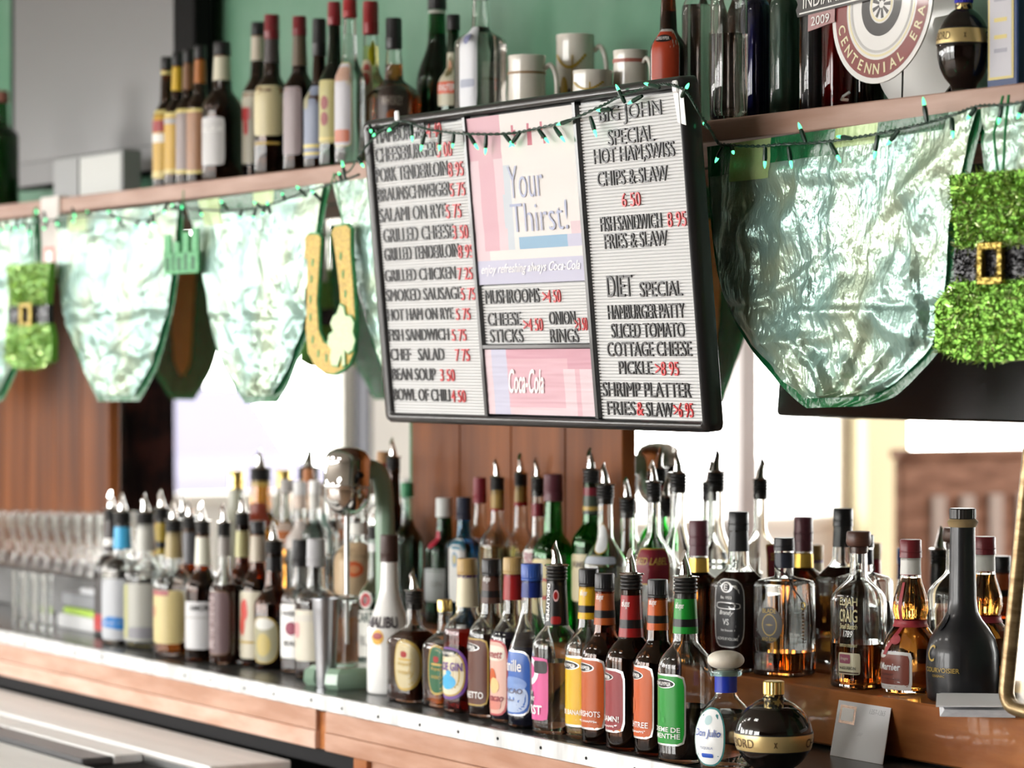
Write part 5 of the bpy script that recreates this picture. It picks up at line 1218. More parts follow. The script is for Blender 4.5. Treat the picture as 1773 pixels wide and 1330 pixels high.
up(347, 79, 47, 'dark bottle with orange-brown neck band and orange-tan label on the upper shelf', 319, flat((.44, .26, .16)), neckm=flat((.46, .19, .05)), ny=(100, 145), y0=190, y1=302, deco=[(-1, 1, .90, 1, LGOLD, 12.), (-1, 1, -1, -.9, LGOLD, 12.)])
up(385, 73, 70, 'dark liqueur bottle with white neck label and grey-white label on the upper shelf', 310, flat((.50, .50, .50)), neckm=flat((.70, .68, .55)), ny=(93, 140), y0=205, y1=288, text=[('LIQUEUR', -.8, .9, .35, .6, WHITE)], lev=120)
up(447, 39, 56, 'dark bottle with cream neck and red mark on a white label, behind the cream-labelled bottle', None, flat((.74, .70, .58)), neckm=flat((.68, .62, .52)), ny=(60, 106), y0=160, y1=285, Y=3.03, deco=[(-.8, .2, .2, .55, flat((.68, .10, .10)), 6.), (-.5, .0, -.2, .3, flat((.68, .10, .10)), 4.)])
up(471, 26, 62, 'dark rum bottle with maroon cap and large cream label on the upper shelf', 298, flat((.70, .64, .42)), neckm=flat((.06, .05, .05)), ny=(62, 110), y0=150, y1=237, capm=mat('dark_red_cap', (.17, .016, .022), .35), ch=.042, x=-.35, a=58, text=[('RUM', -.4, .3, .72, .88, flat((.22, .14, .10)))], deco=[(-.9, .8, -1.35, -1.25, GOLDI, 12.)])
up(519, 29, 58, 'olive-brown bottle with maroon cap and greyish brown label on the upper shelf', 288, flat((.30, .25, .26)), neckm=flat((.12, .09, .06)), ny=(60, 115), y0=152, y1=270, capm=mat('dark_red_cap', (.17, .016, .022), .35), ch=.032, lev=100)
up(553, 33, 54, 'dark bottle with tall black capsule and blue-grey label on the upper shelf', 285, flat((.34, .38, .48)), y0=150, y1=275, ch=.062, sh='cone', deco=[(-.9, -.2, .35, .85, OLIVE, 3.), (-1, 1, -.72, -.62, LGOLD, 12.), (-1, 1, -.92, -.84, LGOLD, 12.)])
up(579, 4, 54, 'green-necked bottle with red capsule and olive label on the upper shelf', 279, flat((.56, .52, .26)), y0=140, y1=250, capm=mat('red_capsule', (.22, .018, .025), .35), ch=.038, gm=G_DKGREEN, neckm=None, ny=None, deco=[(-.5, .3, .05, .5, flat((.36, .10, .10)), 2.), (-.5, .3, -.45, 0, flat((.36, .10, .10)), 2.), (-1, 1, -.9, -.8, LGOLD, 12.)])
up(606, -1, 58, 'clear bottle with bright red cap and white and gold label on the upper shelf', 264, flat((.50, .50, .54)), y0=110, y1=255, capm=mat('bright_red_cap', (.32, .022, .026), .35), ch=.03, gm=CLEAR, liq=L_CLEAR, lev=60, sh='cone', border=LGOLD, deco=[(-.8, .8, .55, .9, flat((.60, .42, .34)), 10.), (-.8, .8, -.9, -.6, flat((.62, .26, .18)), 10.)])
up(642, 3, 60, 'pale bottle with red capsule and lemon yellow fruit print on the upper shelf', None, flat((.68, .60, .44)), y0=105, y1=240, Y=2.93, capm=mat('bright_red_cap', (.32, .022, .026), .35), ch=.054, gm=CLEAR, liq=L_YELLOW, lev=80, sh='cone', deco=[(-.5, .8, .3, .9, flat((.50, .12, .10)), 3.)], neckm=None, extra=lambda root, S, R, zt, rt, sc: lemons(root, S))
up(682, 32, 94, 'amber whiskey bottle with black neck wrap just above the left of the menu board', None, flat((.05, .035, .03)), y0=150, y1=230, Y=2.95, gm=CLEAR, liq=L_DKAMBER, lev=112, sh=(.52, .70, .40, .30, 1.6), q=.5, asp=.85, ch=.05, x=-.05, a=40, text=[('WHISKEY', -.6, .6, .1, .5, flat((.35, .30, .26)))], deco=[(-.3, .3, -.6, -.1, flat((.40, .14, .06)), 2.)])
up(757, -14, 72, 'tall green wine bottle with pale collar against the green wall', None, None, Y=3.10, gm=G_DKGREEN, liq=L_GREEN, lev=60, sh=(.50, .80, .44, .40, 1.2), ch=.03, neckm=flat((.60, .62, .56)), ny=(6, 24))
up(785, 26, 54, 'dark herbal liqueur bottle with an orange-red label beside the big clear bottle', None, flat((.60, .58, .46)), y0=92, y1=185, Y=3.02, gm=G_DKGREEN, liq=L_GREEN, lev=60, sh='round', x=-.5, a=50, deco=[(-.6, .6, .1, .85, flat((.25, .22, .12)), 2.), (-.25, .25, .3, .7, flat((.55, .28, .16)), 2.), (-.9, .9, -.55, -.1, flat((.72, .16, .08)), 12.)], text=[('KRAUTER', -.7, .7, -.45, -.2, WHITE)])
up(832, -30, 92, 'large clear bottle with white side label left of the mugs', None, flat((.66, .68, .72)), y0=48, y1=190, Y=2.94, gm=CLEAR, liq=L_GREY, lev=48, sh=(.66, .78, .40, .34, 2.2), q=.4, capm=WHITE, x=-.6, a=30, deco=[(-.4, .4, .55, .9, flat((.3, .32, .48)), 2.), (-.8, .8, -.5, -.3, flat((.45, .48, .58)), 10.)])
up(1157, -40, 64, 'brown liqueur bottle with orange-red label, right of the mugs', None, flat((.50, .09, .04)), y0=52, y1=150, Y=2.91, gm=G_BROWN, liq=L_BLACK, lev=20, border=SILV, x=-.25, a=52, deco=[(-.85, .55, .52, .80, BLACK, 2.)], text=[('DEKUYPER', -.7, .35, .6, .72, WHITE)])
GIN = dict(ch=.03, capm=SILVERL)
up(1209, -120, 58, 'clear bottle right behind the upper corner of the menu board', None, None, Y=2.96, gm=CLEAR, liq=L_GREY, lev=10, sh='gallon', **GIN)
up(1262, -130, 66, 'clear bottle with upright highlights at the left end of the right shelf group', 200, None, None, gm=CLEAR, liq=L_GREY, lev=60, sh='gallon', **GIN)
up(1311, -110, 46, 'dark blue bottle between the clear and green bottles on the right of the shelf', None, None, Y=2.98, gm=glass('navy_glass', (.10, .12, .45)), liq=flat((.01, .01, .03), .1, 'liqueur'), lev=-20, sh='gallon', **GIN)
up(1358, -120, 52, 'green-tinted bottle behind the left edge of the round metal sign', None, None, Y=2.97, gm=G_TEAL, liq=flat((.035, .07, .05), .25, 'liqueur'), lev=-40, sh='gallon', **GIN)
up(1406, -120, 38, 'slim smoky bottle left of the dark red bottle on the shelf', None, None, Y=2.98, gm=CLEAR, liq=flat((.03, .03, .035), .1, 'liqueur'), lev=-30, sh='gallon', **GIN)
up(1453, -110, 62, 'dark red bottle behind the round metal sign', None, None, Y=2.99, gm=glass('red_glass', (.45, .03, .03)), liq=flat((.10, .005, .005), .15, 'liqueur'), lev=-20, sh='gallon', **GIN)
for x_, w_, l_ in ((1228, 64, 'dark bottle in the back of the shelf behind the large clear bottle'), (1285, 60, 'dark bottle in the back of the shelf behind the navy bottle'), (1342, 60, 'dark bottle in the back of the shelf behind the green-tinted bottle'), (1398, 60, 'dark bottle in the back of the shelf behind the smoky bottle'), (1500, 60, 'dark bottle in the back of the shelf right of the dark red bottle'), (1640, 60, 'dark bottle in the back of the shelf behind the ball-shaped bottle')):
    up(x_, -95, w_, l_, None, None, Y=3.13, gm=G_BROWN, liq=flat((.012, .008, .008), .1, 'liqueur'), lev=-20, sh='gallon')
def chx(root, S, R, zt, rt, sc):
    ball_extra(52, 77, mat('blue_cap_glass', (.03, .03, .45), .1), 0)(root, S, R, zt, rt, sc)
bottle('u', 1668, -22, 96, 'ball-shaped dark liqueur bottle with gold band and blue cap on the upper shelf', base=144, P=sphere_prof(.50, .46, .30, .985, .42), liq=L_BLACK, level=-8, extra=chx, lip=0)
# boxed bottle at the right end
p = on_y(1762, 120, 2.93); p.z = Z_SHELF
t = thing('boxed_bottle', p, 'tall slim blue box with gold-edged grey label at the right end of the upper shelf', 'box')
hh = .20; M_BXB = flat((.03, .06, .16), .25, 'carton')
b = MB(); b.box((-.034, -.03, 0), (.034, .03, hh), M_BXB, .002); b.build('carton', t, smooth=False)
b = MB(); b.box((-.030, -.0308, .016), (.026, -.030, hh - .01), LGOLD); b.box((-.026, -.0312, .020), (.022, -.0308, hh - .014), flat((.50, .50, .54)))
for z in (.055, .075, .10, .13, .15): b.box((-.016, -.0315, z), (.012, -.0312, z + .006), LGOLD if z in (.075, .10) else flat((.34, .34, .40)))
b.build('label', t, smooth=False)
# ------------------------------------------------------------------ round metal sign
M_BEZ = mat('television_bezel', (.008, .008, .008), .55, spec=.05)
q0 = on_y(1517, 6, Y_SHELF + .035); ks = 1 / scale(q0); RO = 138 * ks
sgn = thing('round_metal_sign', (q0.x, q0.y, Z_SHELF), 'round tin speedway sign with maroon ring and lettered banner, leaning on the shelf bottles', 'sign', rot=(math.radians(-4), 0, 0))
zc0 = RO + .031
def disc(b, r, y, m, seg=56, r_in=0.):
    if r_in: P = [[(rr * math.cos(2 * PI * k / seg), y, zc0 + rr * math.sin(2 * PI * k / seg)) for k in range(seg)] for rr in (r_in, r)]; b.add(P[0] + P[1], [(k, (k + 1) % seg, seg + (k + 1) % seg, seg + k) for k in range(seg)], m)
    else: b.add([(r * math.cos(2 * PI * k / seg), y, zc0 + r * math.sin(2 * PI * k / seg)) for k in range(seg)], [tuple(range(seg))], m)
TIN = mat('white_enamel', (.74, .74, .72), .18, coat=.6); MAR = mat('maroon_enamel', (.22, .05, .05), .2, coat=.6); TBLK = mat('black_enamel', (.02, .02, .022), .2, coat=.6); TGLD = mat('cream_enamel', (.72, .66, .42), .2, coat=.6)
b = MB(); b.slab([(RO * math.cos(2 * PI * k / 56), zc0 + RO * math.sin(2 * PI * k / 56)) for k in range(56)], 0, .0025, TIN)
y = -.0003
for r0, r1, m in ((.70, .93, MAR), (.635, .665, TGLD), (.58, .615, flat((.45, .45, .44))), (.24, .40, TBLK), (.19, .22, TGLD)): disc(b, RO * r1, y, m, r_in=RO * r0)
for k in range(9):
    a = 2 * PI * k / 9; b.add([(RO * .05 * math.cos(a - .3), -.0004, zc0 + RO * .05 * math.sin(a - .3)), (RO * .18 * math.cos(a - .15), -.0004, zc0 + RO * .18 * math.sin(a - .15)), (RO * .18 * math.cos(a + .15), -.0004, zc0 + RO * .18 * math.sin(a + .15)), (RO * .05 * math.cos(a + .3), -.0004, zc0 + RO * .05 * math.sin(a + .3))], [(0, 1, 2, 3)], TBLK)
do = b.build('sign_disc', sgn, smooth=False)
b = MB(); word = 'CENTENNIAL ERA'
for i, ch in enumerate(word):
    if ch == ' ': continue
    a = math.radians(-162 + i * 11.6); vs, fs, asp = text_geo(ch, .015)
    h = RO * .135; w = min(h * asp, RO * .16) if ch != 'I' else h * .25
    r0 = RO * .748; ca, sa = math.cos(a + PI / 2), math.sin(a + PI / 2)
    out = []
    for x, yy, z in vs:
        lx, ly = (x - .5) * w, -(1 - yy) * h + h / 2
        R_ = RO * .815
        cx_, cz_ = R_ * math.cos(a), R_ * math.sin(a)
        out.append((cx_ + lx * ca - ly * sa, -.0008, zc0 + cz_ + lx * sa + ly * ca))
    b.add(out, fs, TGLD)
b.build('lettering', do, smooth=False)
BN = math.radians(3.0)
def bpt(x, z): return (RO * (x * math.cos(BN) - z * math.sin(BN)), zc0 + RO * (x * math.sin(BN) + z * math.cos(BN) + .085))
b = MB()
b.slab([bpt(*q) for q in ((-1.70, .0), (1.15, .0), (1.15, .34), (-1.70, .34), (-1.74, .24), (-1.70, .17), (-1.74, .10))], -.0042, -.0015, TBLK)
b.slab([bpt(*q) for q in ((-1.66, .03), (1.12, .03), (1.12, .05), (-1.66, .05))], -.0046, -.0042, TIN)
b.slab([bpt(*q) for q in ((-1.48, -.22), (-.92, -.17), (-.92, 0), (-1.48, 0))], -.0036, -.0018, mat('pale_maroon_enamel', (.38, .22, .22), .15, coat=.6))
b.slab([bpt(*q) for q in ((.90, -.14), (1.35, -.10), (1.35, .10), (.90, .0))], -.0036, -.0018, mat('pale_maroon_enamel'))
bo = b.build('banner', sgn, smooth=False)
b = MB()
for word, x0, x1, z0, z1 in (('INDIANAPOLIS', -1.58, -.18, .09, .28), ('MOTOR SPEEDWAY', -.02, 1.05, .10, .27), ('2009', -1.40, -1.02, -.16, -.04)):
    vs, fs, _ = text_geo(word, .005); out = []
    for x, yy, z in vs: q = bpt(x0 + (x1 - x0) * x, z0 + (z1 - z0) * yy); out.append((q[0], -.0050, q[1]))
    b.add(out, fs, TIN)
b.build('lettering', bo, smooth=False)
b = MB()
for sx in (-.45, .45): b.tube([(RO * sx, .004, zc0 - RO * .80), (RO * sx, .006, .0015), (RO * sx, .05, .0015)], .0015, M_BEZ, 8)
b.build('wire_easel', sgn)
q1 = on_y(1585, 10, 3.02); r2 = 124 / scale(q1)
pl = thing('round_plate', (q1.x, q1.y, Z_SHELF), 'plain white round plate standing behind the round metal sign', 'plate', rot=(math.radians(-5), 0, 0))
b = MB(); b.slab([(r2 * math.cos(2 * PI * k / 56), r2 + r2 * math.sin(2 * PI * k / 56)) for k in range(56)], 0, .003, TIN); b.build('plate', pl, smooth=False)
# ------------------------------------------------------------------ mugs
CERM = noisy('cream_glaze', (.66, .62, .54), (.74, .71, .64), (14, 14, 14), 3, .18, coat=.5)
def mug(px, top, w, Y, label, deco=None, hang=0.9):
    p = on_y(px, 100, Y); p.z = Z_SHELF; k = scale(p); r = w / 2 / k; h = (proj(p)[1] - top) / k
    t = thing('ceramic_mug', p, label, 'mug', 'ceramic mugs on the upper shelf')
    b = MB(); b.lathe([(0, .003), (r * .88, 0), (r, .006), (r * 1.0, h * .5), (r * .97, h * .93), (r * 1.0, h * .985), (r * .98, h), (r * .92, h), (r * .90, h * .9), (r * .90, .012), (0, .010)], CERM, 36); b.build('cup', t)
    b = MB(); a = hang; c, s = math.cos(a), math.sin(a)
    pts = [(r * .95, h * .86), (r * 1.30, h * .90), (r * 1.58, h * .78), (r * 1.62, h * .55), (r * 1.45, h * .30), (r * .98, h * .16)]
    q = smooth_path([Vector((x * c, x * s, z)) for x, z in pts], 24); b.tube(q, r * .13, CERM, 10); b.build('handle', t)
    b = MB()
    if deco: deco(b, r, h); b.build('printed_band', t)
    return t
def ringd(m, f0, f1): return lambda b, r, h: b.lathe([(r * 1.004, h * f0), (r * 1.012, h * f0), (r * 1.012, h * f1), (r * 1.004, h * f1)], m, 36)
def flowers(b, r, h):
    P = [(r * 1.0, 0, 0), (r * 1.0, h * .93, 0)]
    class S_: pass
    S = Surf(Vector((0, 0, 0)) + Vector((-2, 2.5, 2)), P, r, lambda t, rr, q: rr, 1)
    A = -PI / 2 + .6
    for i, (u, v, rr, m) in enumerate(((-.5, .22, .5, flat((.09, .07, .06))), (-.2, .3, .45, flat((.55, .38, .08))), (.1, .2, .3, flat((.10, .08, .10))), (-.6, .12, .3, flat((.45, .30, .10))), (.35, .14, .25, flat((.14, .10, .08))))):
        patch(b, S, A + u, rr * .5, h * (v + .10), h * (v + .34), m, .0012 + .0001 * i, 2., nr=3, seg=14)
    for i in range(14):
        f = i / 13; patch(b, S, A - .7 + 1.6 * f, .09, h * (.80 - .10 * math.sin(f * PI)), h * (.83 - .10 * math.sin(f * PI)), flat((.60, .44, .12)), .0008, 3., nr=2, seg=8)
    for i in range(8):
        f = i / 7; patch(b, S, A + .25, .035, h * (.50 + .26 * f), h * (.56 + .26 * f), flat((.60, .44, .12)), .0008, 3., nr=2, seg=8)
mug(912, 97, 66, 2.97, 'plain cream mug with a tan ring, left of the tall stein', ringd(flat((.40, .26, .14)), .80, .825), .75)
mug(996, 61, 68, 3.09, 'tall cream stein with gold scrolls and flower print', flowers, .8)
mug(1026, 123, 70, 2.93, 'low mug with a brown animal print in front of the tall stein', flowers, 2.0)
mug(1092, 88, 62, 3.0, 'cream mug with red lettering band beside the brown liqueur bottle', ringd(flat((.50, .20, .16)), .86, .90), .2)
# ------------------------------------------------------------------ television and boxes at the upper left
YT = 3.135
a_, c_ = on_y(18, 285, YT), on_y(336, 270, YT)
tv = thing('television', ((a_.x + c_.x) / 2, YT, Z_SHELF), 'large flat television with grey screen standing at the left of the upper shelf', 'television')
w2 = (c_.x - a_.x) / 2; z0 = .075; z1 = .72
M_SCR = mat('television_screen', (.17, .17, .175), .32, .0, spec=.6); M_BEZ = mat('television_bezel', (.008, .008, .008), .55, spec=.05); M_SIL = flat((.20, .20, .205), .4, 'bezel')  # grey screen base has the window reflection put into its colour
bz = .035
b = MB(); b.box((-w2, 0, z0), (w2, .05, z1), M_BEZ, .004); b.box((-w2 + bz * .6, .05, z0 + .08), (w2 - bz * 2, .062, z1 - .1), M_BEZ, .01); b.build('housing', tv, smooth=False)
b = MB(); b.box((-w2 + bz, -.003, z0 + bz * 2), (w2 - bz * 3.1, .0005, z1 - bz), M_SCR); b.build('screen', tv, smooth=False)
b = MB(); b.box((-w2 + .01, -.004, z0 + .006), (w2 - bz * 3.1, 0, z0 + bz * 2 - .002), M_SIL, .001); b.build('lower_bezel', tv, smooth=False)
b = MB(); b.box((-.30, -.08, 0), (.30, .06, .012), M_BEZ, .004); b.box((-.05, .02, .012), (.05, .05, z0 + .05), M_BEZ); b.build('stand', tv, smooth=False)
a_, c_ = on_y(92, 276, 2.965), on_y(212, 326, 2.965)
t = thing('set_top_box', ((a_.x + c_.x) / 2, 2.965, Z_SHELF), 'silver set-top box in front of the television', 'set-top box')
w2 = (c_.x - a_.x) / 2; hh = max(a_.z - Z_SHELF, .05)
b = MB(); b.box((-w2, 0, .004), (w2, .05, hh), flat((.24, .25, .25), .4, 'box'), .003); b.build('case', t, smooth=False)
b = MB(); b.box((-w2 * .2, -.001, .012), (w2 * .95, 0, hh - .008), flat((.46, .48, .46), .4, 'box')); b.box((-w2 * .25, -.0012, .01), (-w2 * .22, 0, hh - .006), M_BEZ); b.build('front_plate', t, smooth=False)
b = MB()
for sx in (-.8, .8): b.box((w2 * sx - .01, .005, 0), (w2 * sx + .01, .045, .004), M_BEZ)
b.build('foot_pads', t, smooth=False)
up(2, 158, 62, 'olive-green bottle at the far left edge beside the television', None, None, Y=2.93, gm=G_DKGREEN, liq=flat((.14, .17, .06), .2, 'liqueur'), lev=215, sh='gallon', capm=flat((.24, .10, .07), .4, 'cap'))
# ------------------------------------------------------------------ drink mixer
JADE = noisy('jade_enamel', (.26, .40, .29), (.30, .45, .33), (8, 8, 8), 2, .25, coat=.4)
mp_ = on_z(600, 1178, Z_COUNTER); mp_.y = 2.836
mp_ = Vector((on_y(601, 900, 2.836).x, 2.836, Z_COUNTER)); km = 1 / scale(mp_)
def mz(y): return (proj(mp_)[1] - y) * km
mx = thing('drink_mixer', mp_, 'jade green drink mixer with chrome head standing on the counter', 'drink mixer')
b = MB()                                                    # base with two front feet
cv = [(-.068, -.06), (-.045, -.075), (-.03, -.06), (-.035, -.01), (0, .015), (.035, -.01), (.03, -.06), (.045, -.075), (.068, -.06), (.07, .05), (.045, .11), (-.045, .11), (-.07, .05)]
n = len(cv); vs = []
for z, s in ((.0, .94), (.010, 1.0), (.030, .98), (.040, .86)): vs += [(x * s, .04 + (y_ - .04) * s, z) for x, y_ in cv]
fs = [tuple(range(n - 1, -1, -1)), tuple(range(3 * n, 4 * n))] + [(j * n + i, j * n + (i + 1) % n, (j + 1) * n + (i + 1) % n, (j + 1) * n + i) for j in range(3) for i in range(n)]
b.add(vs, fs, JADE); b.build('base', mx, angle=30)
zh1, zh0 = mz(774), mz(893); zhm = (zh1 + zh0) / 2; rh = 41 * km
b = MB(); ztop = zh1 - .035
path = [(0, .090, .03), (0, .088, zhm * .4), (0, .086, zhm * .75), (0, .083, ztop - .055), (0, .070, ztop - .018), (0, .04, ztop - .008), (0, .0, ztop - .010)]
b.tube(smooth_path([Vector(p) for p in path], 30), [.020] * 12 + [.019] * 19, JADE, 18); b.build('column', mx)
b = MB(); H_ = zh1 - zh0
b.lathe([(0, zh0), (rh * .30, zh0), (rh * .5, zh0 + H_ * .04), (rh * .80, zh0 + H_ * .14), (rh * .96, zh0 + H_ * .26), (rh * 1.0, zh0 + H_ * .38), (rh * 1.0, zh0 + H_ * .42), (rh * 1.03, zh0 + H_ * .43), (rh * 1.03, zh0 + H_ * .46), (rh * 1.0, zh0 + H_ * .47), (rh * 1.0, zh0 + H_ * .80), (rh * .96, zh0 + H_ * .86), (rh * .80, zh0 + H_ * .93), (rh * .45, zh0 + H_ * .985), (0, zh1)], CHROME, 40); hd = b.build('motor_head', mx, angle=60)
b = MB(); b.tube([(rh * .98, 0, zh0 + H_ * .6), (rh * 1.25, 0, zh0 + H_ * .6)], .006, M_BEZ, 12); b.build('switch', hd)
b = MB(); b.lathe([(0, zh0 + .002), (.0062, zh0 + .002), (.0055, zh0 - .01), (.0048, mz(1030)), (0, mz(1030))], STEEL, 14)
zz = mz(1037); b.lathe([(0, zz - .003), (.021, zz - .002), (.023, zz), (.021, zz + .003), (.006, zz + .004), (0, zz + .004)], STEEL, 20); b.lathe([(0, zz - .09), (.004, zz - .09), (.004, zz), (0, zz)], STEEL, 10); b.build('spindle', mx, angle=60)
# steel tumbler in front of the mixer
tp = on_z(564, 1190, Z_COUNTER); kt = 1 / scale(tp); ht = (proj(tp)[1] - 1037) * kt; r0, r1 = 15.5 * kt, 24 * kt
t = thing('mixing_tumbler', tp, 'dented steel mixing tumbler standing in front of the drink mixer', 'tumbler')
M_TUM = noisy('dull_steel', (.30, .31, .33), (.46, .47, .49), (20, 20, 6), 4, .32, .1, metal=.9)
b = MB(); b.lathe([(0, .002), (r0 * .96, 0), (r0, .004), (r0 + (r1 - r0) * .9, ht * .90), (r0 + (r1 - r0) * .92, ht * .905), (r1 * .97, ht * .97), (r1, ht), (r1 * 1.03, ht - .001), (r1 * 1.03, ht + .0015), (r1 * .96, ht + .001), (r1 * .94, ht * .9), (r0 * .93, .008), (0, .007)], M_TUM, 32); b.build('tumbler', t, angle=50)
# ------------------------------------------------------------------ beer glasses at the left
def glass_tall(px, Y, z, top, bot_r, top_r, label, wavy, group):
    p = on_y(px, 900, Y); p.z = z; k = scale(p); h = (proj(p)[1] - top) / k; a, c = bot_r / k, top_r / k
    t = thing('beer_glass', p, label, 'glass', group)
    b = MB(); out = []; n = 18
    for i in range(n + 1):
        f = i / n; r = a + (c - a) * f + (wavy / k) * math.sin(f * PI * 1.6) * (1 - f * .4); out.append((r, h * f))
    inn = [(r - .0042, z_) for r, z_ in reversed(out) if z_ > .015]
    b.lathe([(0, .001)] + [(out[0][0] * .97, 0)] + out[1:] + inn + [(inn[-1][0] * .9, .012), (0, .011)], CLEAR, 28); b.build('glass_body', t, angle=60)
    return t
GG = 'curvy beer glasses lined up on the step'
for i, x in enumerate((8, 28, 47, 66, 85, 105, 124, 144, 163, 182)):
    glass_tall(x, 3.085, Z_STEP, 888 + .4 * i, 9, 11, 'curvy clear beer glass in the row on the step at the far left', -4.2, GG)
for i, x in enumerate((-4, 17, 38, 57, 77, 96, 115, 135, 155, 175)):
    glass_tall(x, 3.155, Z_STEP, 884 + .4 * i, 9, 11, 'curvy clear beer glass in the back row at the far left', -4.2, 'curvy beer glasses in the back row on the step')
for i, (x, Y) in enumerate(((30, 2.80), (48, 2.80), (66, 2.80), (82, 2.80), (56, 2.87))):
    glass_tall(x, Y, Z_COUNTER, 988 + 2 * i, 8.5, 9.5, 'tall straight clear glass at the far left front of the counter', 0, 'tall straight glasses at the far left front')
# bar caddy beside the glasses
cp_ = on_z(132, 1072, Z_COUNTER); cp_.y = 2.88
t = thing('bar_caddy', (on_y(133, 1000, 2.87).x, 2.87, Z_COUNTER), 'low grey bar caddy with lime green towel behind the tall glasses', 'caddy')
b = MB(); b.box((-.12, 0, 0), (.10, .10, .035), flat((.62, .63, .64), .4, 'caddy'), .003); b.box((-.12, .012, .052), (.10, .10, .085), flat((.26, .27, .29), .4, 'caddy'), .003); b.box((-.118, .03, .035), (.098, .098, .052), M_BEZ); b.build('tray', t, smooth=False)
b = MB(); b.box((-.09, .002, .035), (.098, .09, .051), noisy('lime_towel', (.36, .55, .08), (.46, .64, .14), (40, 40, 40), 3, .8), .004); b.build('towel', t, smooth=False)
b = MB(); b.box((-.03, .02, .085), (.09, .09, .10), flat((.58, .60, .63), .4, 'caddy'), .003); b.build('napkin_stack', t, smooth=False)
# ------------------------------------------------------------------ card, papers, framed mirror at the right
ca = on_z(1437, 1326, Z_COUNTER); cb = on_z(1528, 1342, Z_COUNTER); 
ctp = on_y(1452, 1226, Y_STEP - .006)
yb_ = Y_STEP - .045
ca = on_y(1437, 1322, yb_); cb = on_y(1528, 1340, yb_); ct_ = on_y(1452, 1226, Y_STEP - .002); cu_ = on_y(1549, 1241, Y_STEP - .002)
t = thing('white_card', (ca.x, yb_, Z_COUNTER), 'white card with a foil sticker leaning against the wooden step', 'card')
zz0 = .0005; zt1 = max((ct_.z + cu_.z) / 2 - Z_COUNTER, .085)
Wc = cb.x - ca.x; sh_ = ct_.x - ca.x
def cq(u, v, off=0.): return (u * Wc + sh_ * v, (Y_STEP - .0015 - yb_) * v - off, zz0 + (zt1 - zz0) * v)
PAPER = flat((.84, .84, .85), .6, 'paper')
b = MB(); A = [cq(0, 0), cq(1, 0), cq(1, 1), cq(0, 1)]; B_ = [(x, y_ + .0012, z) for x, y_, z in A]
b.add(A + B_, [(0, 1, 2, 3), (7, 6, 5, 4), (0, 4, 5, 1), (1, 5, 6, 2), (2, 6, 7, 3), (3, 7, 4, 0)], PAPER); co_ = b.build('card', t, smooth=False)
b = MB()
for (u0, u1_, v0, v1_, m, o_) in ((.06, .37, .60, .93, mat('copper_foil', (.78, .58, .48), .25, .8), .0006), (.10, .33, .65, .88, mat('silver_foil', (.70, .70, .69), .3, .7), .0009)): b.add([cq(u0, v0, o_), cq(u1_, v0, o_), cq(u1_, v1_, o_), cq(u0, v1_, o_)], [(0, 1, 2, 3)], m)
b.build('sticker', t, smooth=False)
b = MB(); PENC = flat((.40, .40, .42), .6)
for s, u0, u1_, v0, v1_ in (('1357-1365', .62, .92, .84, .93), ('///', .46, .56, .42, .48)):
    vs, fs, _ = text_geo(s, -.01, 0, .3); b.add([cq(u0 + (u1_ - u0) * x, v0 + (v1_ - v0) * yy, .0008) for x, yy, z in vs], fs, PENC)
b.build('handwriting', t, smooth=False)
n0 = on_z(1648, 1222, Z_STEP)
t = thing('folded_papers', (n0.x, n0.y, Z_STEP), 'folded newspaper and loose papers on the step beside the black cognac bottle', 'papers', rot=(0, 0, math.radians(-38)))
NEWS = noisy('newsprint', (.62, .63, .66), (.74, .75, .77), (60, 60, 200), 3, .7)
b = MB()
prn = [(.0, .001), (-.010, .003), (-.015, .009), (-.012, .016), (-.002, .020), (.012, .020), (.10, .014), (.16, .012), (.16, .001)]
vs = [(x, -.02 + .004 * math.sin(i * 2.1), z) for i, (x, z) in enumerate(prn)] + [(x, .09, z) for x, z in prn]; n = len(prn)
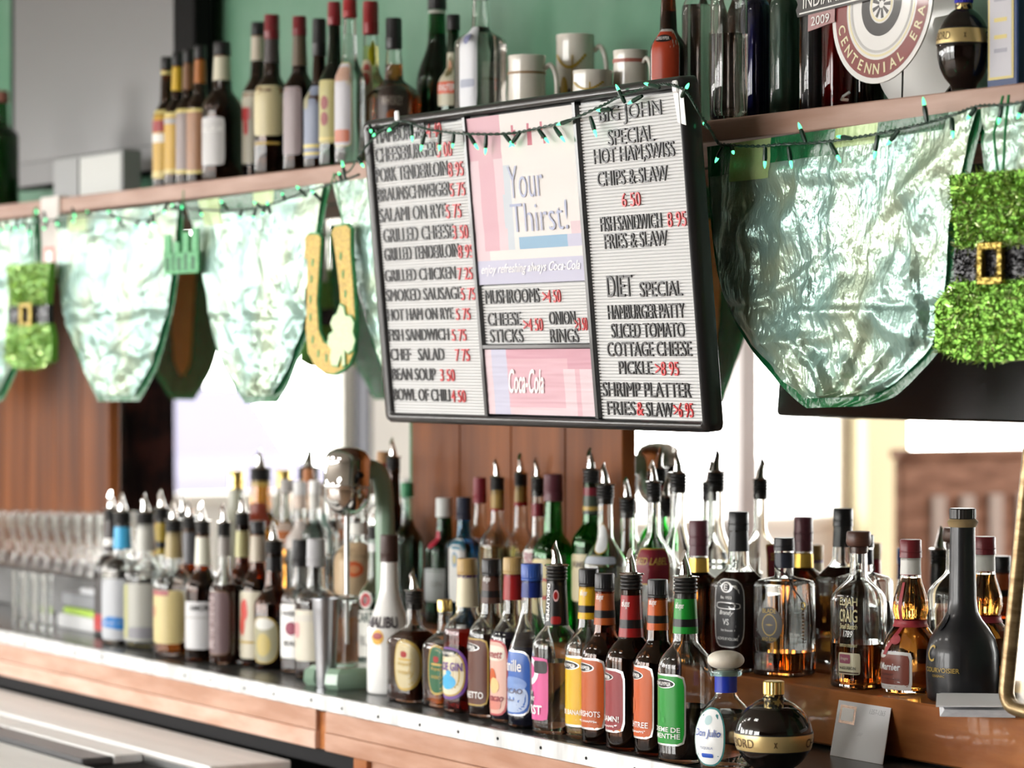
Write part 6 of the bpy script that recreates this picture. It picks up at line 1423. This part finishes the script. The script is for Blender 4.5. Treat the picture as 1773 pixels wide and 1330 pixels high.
b.add(vs, [tuple(range(n)), tuple(range(2 * n - 1, n - 1, -1))] + [(i, n + i, n + (i + 1) % n, (i + 1) % n) for i in range(n)], NEWS)
for k in range(6): b.box((-.0162 + .002 * (k > 3), -.012 + .012 * k, .0085), (-.0148, -.004 + .012 * k, .0115), flat((.40, .46, .56), .6, 'print'))
b.build('newspaper', t, angle=50)
b = MB(); b.add([(.04, -.025, .0215), (.17, -.03, .017), (.17, .07, .018), (.04, .075, .022), (.04, -.025, .0235), (.17, -.03, .019), (.17, .07, .020), (.04, .075, .024)], [(3, 2, 1, 0), (4, 5, 6, 7), (0, 1, 5, 4), (1, 2, 6, 5), (2, 3, 7, 6), (3, 0, 4, 7)], PAPER); b.build('paper_sheet', t, smooth=False)
# bronze framed mirror leaning at the right edge
YFm = Y_STEP - .03
f0 = on_y(1738, 1222, YFm); f1 = on_y(1790, 780, YFm)
t = thing('framed_mirror', (f0.x, YFm, f0.z), 'small mirror in a rounded bronze frame at the right edge', 'framed mirror', rot=(math.radians(-3), math.radians(5.0), 0))
BRZ = noisy('brushed_bronze', (.20, .13, .06), (.40, .29, .15), (30, 30, 90), 5, .35, .15, metal=.6)
hh = (1225 - 760) / scale(f0); ww = .34; rr = .026; path = []
for cx_, cz_, a0_ in ((rr, rr, 180), (ww - rr, rr, 270), (ww - rr, hh - rr, 0), (rr, hh - rr, 90)):
    for k in range(7): a = math.radians(a0_ + 15 * k); path.append((cx_ + rr * math.cos(a), 0, cz_ + rr * math.sin(a)))
path.append(path[0]); path.append(path[1])
b = MB(); b.tube(path, .0105, BRZ, 14, cap=False); b.build('frame', t)
b = MB(); b.slab(rrect(.006, .006, ww - .006, hh - .006, .024), .002, .006, mat('framed_glass', (.9, .91, .93), .06, 1.)); b.build('mirror_glass', t, smooth=False)
b = MB(); b.box((ww * .3, .006, .0), (ww * .7, .02, .06), M_DARK); b.box((.02, .006, -.008), (ww - .02, .02, .03), M_DARK); b.build('back_support', t, smooth=False)
